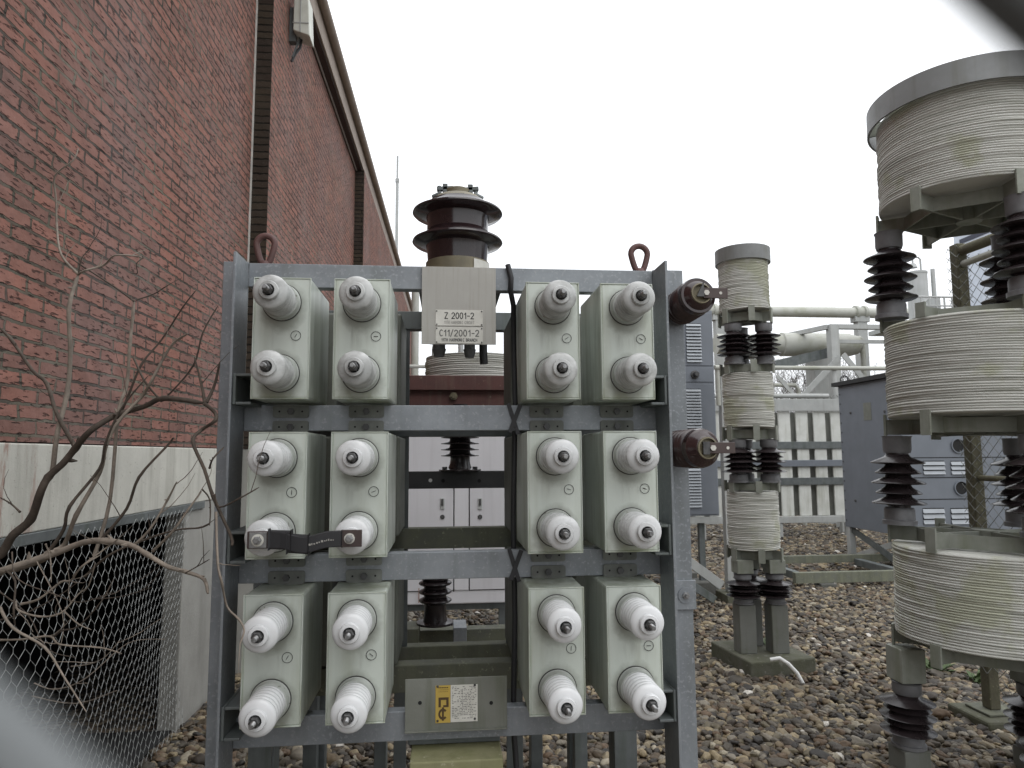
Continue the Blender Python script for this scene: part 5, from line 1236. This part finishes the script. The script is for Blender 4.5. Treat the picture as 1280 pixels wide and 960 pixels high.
# ================================================================== SHRUB ON THE LEFT
def smooth_pts(p, sub=4):
    out = []
    n = len(p)
    for i in range(n - 1):
        a, b, c, d = p[max(i - 1, 0)], p[i], p[i + 1], p[min(i + 2, n - 1)]
        for k in range(sub):
            u = k / sub; out.append(tuple(.5 * ((2 * b[j]) + (-a[j] + c[j]) * u + (2 * a[j] - 5 * b[j] + 4 * c[j] - d[j]) * u * u + (-a[j] + 3 * b[j] - 3 * c[j] + d[j]) * u ** 3) for j in range(3)))
    out.append(tuple(p[-1])); return out
BR = [  # (points px, width start px, width end px, dark?, extra depth)
 ([(-70, 745), (-30, 715), (0, 690), (12, 670), (32, 650), (50, 615), (60, 597), (75, 580), (92, 561), (120, 540), (142, 520), (175, 507), (205, 499), (255, 504)], 11, 5, 1, 0),
 ([(255, 504), (264, 515), (267, 525), (248, 537), (246, 552), (260, 587), (270, 620), (287, 670), (290, 682)], 4, 3, 1, -.08),
 ([(256, 503), (251, 480), (243, 446)], 4, 1.5, 1, 0), ([(258, 503), (265, 480), (275, 452)], 4, 2, 1, 0),
 ([(262, 585), (270, 572), (280, 559)], 2.2, 1.4, 1, -.1), ([(268, 618), (272, 634), (304, 622), (324, 609)], 2, 1.2, 1, -.2),
 ([(270, 640), (277, 700), (281, 725), (282, 760), (297, 775), (302, 790), (300, 805)], 2.4, 1.6, 0, -.22),
 ([(93, 557), (75, 517), (55, 480), (43, 463), (20, 427), (0, 410)], 5, 3, 1, .05),
 ([(66, 590), (75, 542), (82, 490), (88, 440), (93, 387), (98, 343)], 6, 4.2, 0, .06),
 ([(98, 343), (80, 320), (68, 283), (68, 247), (73, 223), (95, 203), (98, 185)], 3, 1.3, 0, .06),
 ([(98, 343), (112, 341), (130, 330), (150, 323), (168, 318), (178, 323)], 2.8, 1.5, 0, .06), ([(178, 323), (175, 333), (172, 341), (163, 341)], 1.3, .9, 1, .06),
 ([(118, 695), (135, 625), (150, 517), (156, 480), (163, 430), (168, 377)], 4.5, 3.4, 0, .12),
 ([(168, 377), (147, 360), (107, 335), (83, 320), (50, 308), (20, 302)], 2.2, 1, 1, .12), ([(170, 375), (188, 364), (207, 358)], 1.7, .9, 1, .12), ([(98, 343), (106, 325), (114, 310)], 1.5, .9, 1, .06),
 ([(145, 530), (163, 497), (180, 455), (197, 422), (227, 383), (245, 363)], 3.2, 1.3, 1, .08),
 ([(66, 689), (75, 680), (97, 642), (122, 590), (135, 557), (150, 525), (170, 495), (187, 477), (203, 443), (217, 425), (235, 417)], 5, 2.2, 0, -.02),
 ([(63, 687), (80, 660), (95, 632), (120, 587), (134, 557), (147, 527), (160, 500), (185, 470)], 4, 1.5, 1, -.05),
 ([(167, 447), (187, 477), (200, 497), (207, 499), (240, 457), (257, 417), (272, 383)], 2.4, 1.6, 1, .02),
 ([(0, 715), (15, 710), (62, 692), (100, 680), (130, 676), (160, 682), (190, 692), (212, 705), (232, 716), (250, 727), (260, 742)], 8, 3, 0, -.1),
 ([(232, 716), (248, 707), (262, 699)], 2, 1.4, 1, -.1),
 ([(127, 674), (157, 635), (180, 595), (207, 557), (217, 547)], 3.4, 2, 1, -.06), ([(165, 684), (187, 660), (207, 625), (221, 602)], 3, 1.6, 0, -.06),
 ([(191, 689), (220, 665), (240, 635), (252, 614)], 2.8, 1.6, 0, -.08), ([(107, 720), (140, 692), (175, 677), (215, 665), (245, 661), (262, 655)], 2.8, 1.5, 1, 0),
 ([(92, 720), (112, 702), (130, 685), (147, 674)], 3, 1.6, 0, -.1), ([(253, 612), (256, 624), (258, 640), (262, 657)], 1.6, 1.2, 1, -.05),
 ([(0, 760), (19, 784), (51, 811), (79, 844), (108, 890)], 5, 2, 0, -.18), ([(0, 800), (25, 799), (54, 799), (81, 804), (122, 810), (152, 817)], 3.4, 1.8, 0, -.15),
 ([(20, 752), (30, 760), (54, 768), (81, 765), (92, 746), (108, 733), (119, 703)], 3.4, 1.6, 0, -.12), ([(27, 755), (49, 749), (70, 730), (87, 727), (108, 705), (125, 694)], 4, 2.2, 0, -.12),
 ([(65, 798), (81, 787), (103, 779), (130, 751), (142, 724)], 3.2, 1.4, 1, -.08), ([(81, 765), (103, 779), (114, 787)], 2.4, 1.6, 0, -.1),
 ([(-60, 735), (0, 713), (16, 712), (51, 700), (66, 689)], 7, 6, 0, -.08), ([(8, 713), (19, 727), (23, 760), (19, 784)], 3.6, 2.2, 1, -.14),
 ([(89, 833), (116, 830), (135, 820), (150, 800)], 1.6, .9, 0, -.1), ([(43, 854), (68, 860), (114, 844), (152, 808), (206, 799)], 1.8, .9, 0, -.1),
 ([(40, 870), (95, 880), (146, 863)], 1.5, .8, 0, -.1), ([(114, 749), (152, 746), (190, 734)], 1.6, .9, 1, -.06), ([(57, 680), (60, 700), (64, 728)], 2.6, 1.6, 0, -.14),
 ([(25, 640), (12, 630), (0, 622)], 2.5, 1.4, 1, .04), ([(0, 740), (30, 770), (60, 810), (95, 822)], 2.4, 1.2, 1, -.05),
 ([(15, 690), (30, 720), (60, 745), (100, 752), (140, 740)], 2.2, 1.0, 1, -.16), ([(45, 700), (70, 770), (75, 812)], 2.0, 1.0, 0, -.1), ([(0, 775), (40, 765), (80, 742), (112, 715)], 2.4, 1.2, 1, -.1)]
def shrub():
    b0 = at(-70, 745, 2.2)
    t = thing('bare_shrub', 'leafless shrub with tangled brown branches in front of the brick wall', 'shrub', (b0.x - .0, b0.y, 0))
    rr = random.Random(3)
    for pts, w0, w1, dark, dz in BR:
        Yb = lambda px: 2.22 + dz - .27 * max(0, px) / 290 - (.0 if px > 0 else -.02)
        P = [at(px, py, Yb(px)) for px, py in pts]
        P = smooth_pts([(p.x + (rr.uniform(-.004, .004) if 0 < i < len(P) - 1 else 0), p.y + (rr.uniform(-.03, .03) if 0 < i < len(P) - 1 else 0), p.z + (rr.uniform(-.003, .003) if 0 < i < len(P) - 1 else 0)) for i, p in enumerate(P)])
        n = len(P); k_ = 2.25 / F / 2
        r = [max(.0009, (w0 + (w1 - w0) * i / (n - 1)) * k_ * (1.18 if i % 8 == 0 else 1)) for i in range(n)]
        r[-1] *= .45
        if min(p[1] for p in pts) > 672 and w0 < 7: r = [max(.0008, q * .68) for q in r]
        m = MB().tube(P, r, 8)
        for i in range(3, n - 1):                      # buds and short side twigs, part of the branch
            if rr.random() < .16:
                d = Vector((rr.uniform(-1, 1), rr.uniform(-.6, .6), rr.uniform(-.2, 1))).normalized(); p = Vector(P[i])
                m.tube([p, p + d * r[i] * 1.6, p + d * r[i] * 3.0], [r[i] * .75, r[i] * .6, r[i] * .15], 5)
            if w0 < 6 and rr.random() < .10:
                tg = (Vector(P[min(i + 1, n - 1)]) - Vector(P[i - 1])).normalized()
                d = (tg * .8 + Vector((rr.uniform(-1, 1), rr.uniform(-.8, .4), rr.uniform(-.4, 1)))).normalized(); q = [Vector(P[i])]; l = rr.uniform(.05, .16)
                for k in range(4): d = (d + Vector((rr.uniform(-.3, .3), rr.uniform(-.3, .3), rr.uniform(-.1, .3)))).normalized(); q.append(q[-1] + d * l / 4)
                m.tube(q, [min(r[i] * .6, .0016), .0012, .001, .0008, .0004], 5)
        ob('branch', m, 'barkd' if dark else 'barkl', t, smooth=60)
    ob('trunk', MB().tube(smooth_pts([tuple(b0 + Vector((-.02, 0, -.0))), (b0.x - .05, b0.y + .02, .7), (b0.x - .03, b0.y, .3), (b0.x - .02, b0.y, -.03)]), [.016] * 4 + [.02] * 4 + [.026] * 5, 10).tube(smooth_pts([tuple(at(-60, 735, 2.14)), (b0.x - .01, b0.y - .05, .5), (b0.x + .01, b0.y - .03, -.03)]), [.012] * 4 + [.016] * 5, 9), 'barkd', t, smooth=60)
shrub()
# ================================================================== WEEDS
def weed(p, s, seed, label):
    rr = random.Random(seed); m = MB()
    for k in range(46):
        a = rr.uniform(0, 6.28); l = s * rr.uniform(.5, 1); q = p + Vector((rr.uniform(-s, s) * .6, rr.uniform(-s, s) * .6, 0))
        d = Vector((math.cos(a), math.sin(a), rr.uniform(.4, 1.4))).normalized(); e = d.cross(Vector((0, 0, 1))).normalized() * l * .16
        m.add([q, q + d * l * .55 + e, q + d * l + Vector((0, 0, -l * .12)), q + d * l * .55 - e], [(0, 1, 2, 3)])
    tag(ob('weed', m, 'leaf'), label, 'plant')
weed(gr(660, 918, .02), .07, 1, 'tiny green weed in the gravel under the third can column')
weed(gr(1172, 838, .02), .13, 2, 'green weed left of the pale bracket under the lowest large coil')
weed(gr(1224, 852, .02), .11, 3, 'green weed beside the fence post foot')
weed(gr(962, 806, padz), .07, 4, 'sparse weed growing between the pedestals on the mossy slab')
# ================================================================== FENCE THE PICTURE IS TAKEN THROUGH
def near_fence():
    d = .030; R3 = Matrix(((r0[0], r0[2], -r0[1]),)) if False else None
    U = w3(r0).normalized(); V = w3(-r1).normalized(); Fw = w3(r2).normalized()
    base = Vector((0, 0, H)) + Fw * d
    t = thing('chain_link_fence', 'blurred zinc wires of the close chain link fence the photo is taken through', 'fence', (0, .03, 0))
    w, h = 3.2, 1.75; O = base - U * (w / 2) - V * 1.15
    a = math.radians(42)
    # first family runs down to the right in view: lines n.p = q, n = (-sin(-a), cos(-a)) = (sin a, cos a)
    k = d / F
    m = MB()
    def fam(sg, lines):
        dd = (math.cos(a), sg * math.sin(a)); n = (-dd[1], dd[0])
        for q in lines:
            t0, t1 = -1e9, 1e9
            for i, (lo, hi) in enumerate(((-w / 2, w / 2), (-1.15, .6))):
                p0 = q * n[i]; ta, tb = (lo - p0) / dd[i], (hi - p0) / dd[i]; t0 = max(t0, min(ta, tb)); t1 = min(t1, max(ta, tb))
            if t1 - t0 < .01: continue
            A = base + U * (q * n[0] + t0 * dd[0]) + V * (q * n[1] + t0 * dd[1]); B = base + U * (q * n[0] + t1 * dd[0]) + V * (q * n[1] + t1 * dd[1])
            m.tube([A + Fw * .0012 * sg, B + Fw * .0012 * sg], .0018, 8)
    # perpendicular offsets (px from the picture centre) of the two wires seen in the corners
    q1, q2 = NF1 * k, NF2 * k; c = q2 - q1
    fam(-1, [q1 + c * i for i in range(-45, 46)])
    c2 = NFW * k; fam(1, [NF3 * k + c2 * (i + .5) for i in range(-40, 41)])
    ob('wire_mesh', m, 'nearwire', t)
    for s in (-1, 1): x = base + U * (s * w / 2); ob('post', MB().tube([(x.x, x.y, 0), (x.x, x.y, H + .62)], .03, 12), 'galv', t, smooth=50)
NF1, NF2, NF3, NFW = -735, 756, 0, 1960
near_fence()
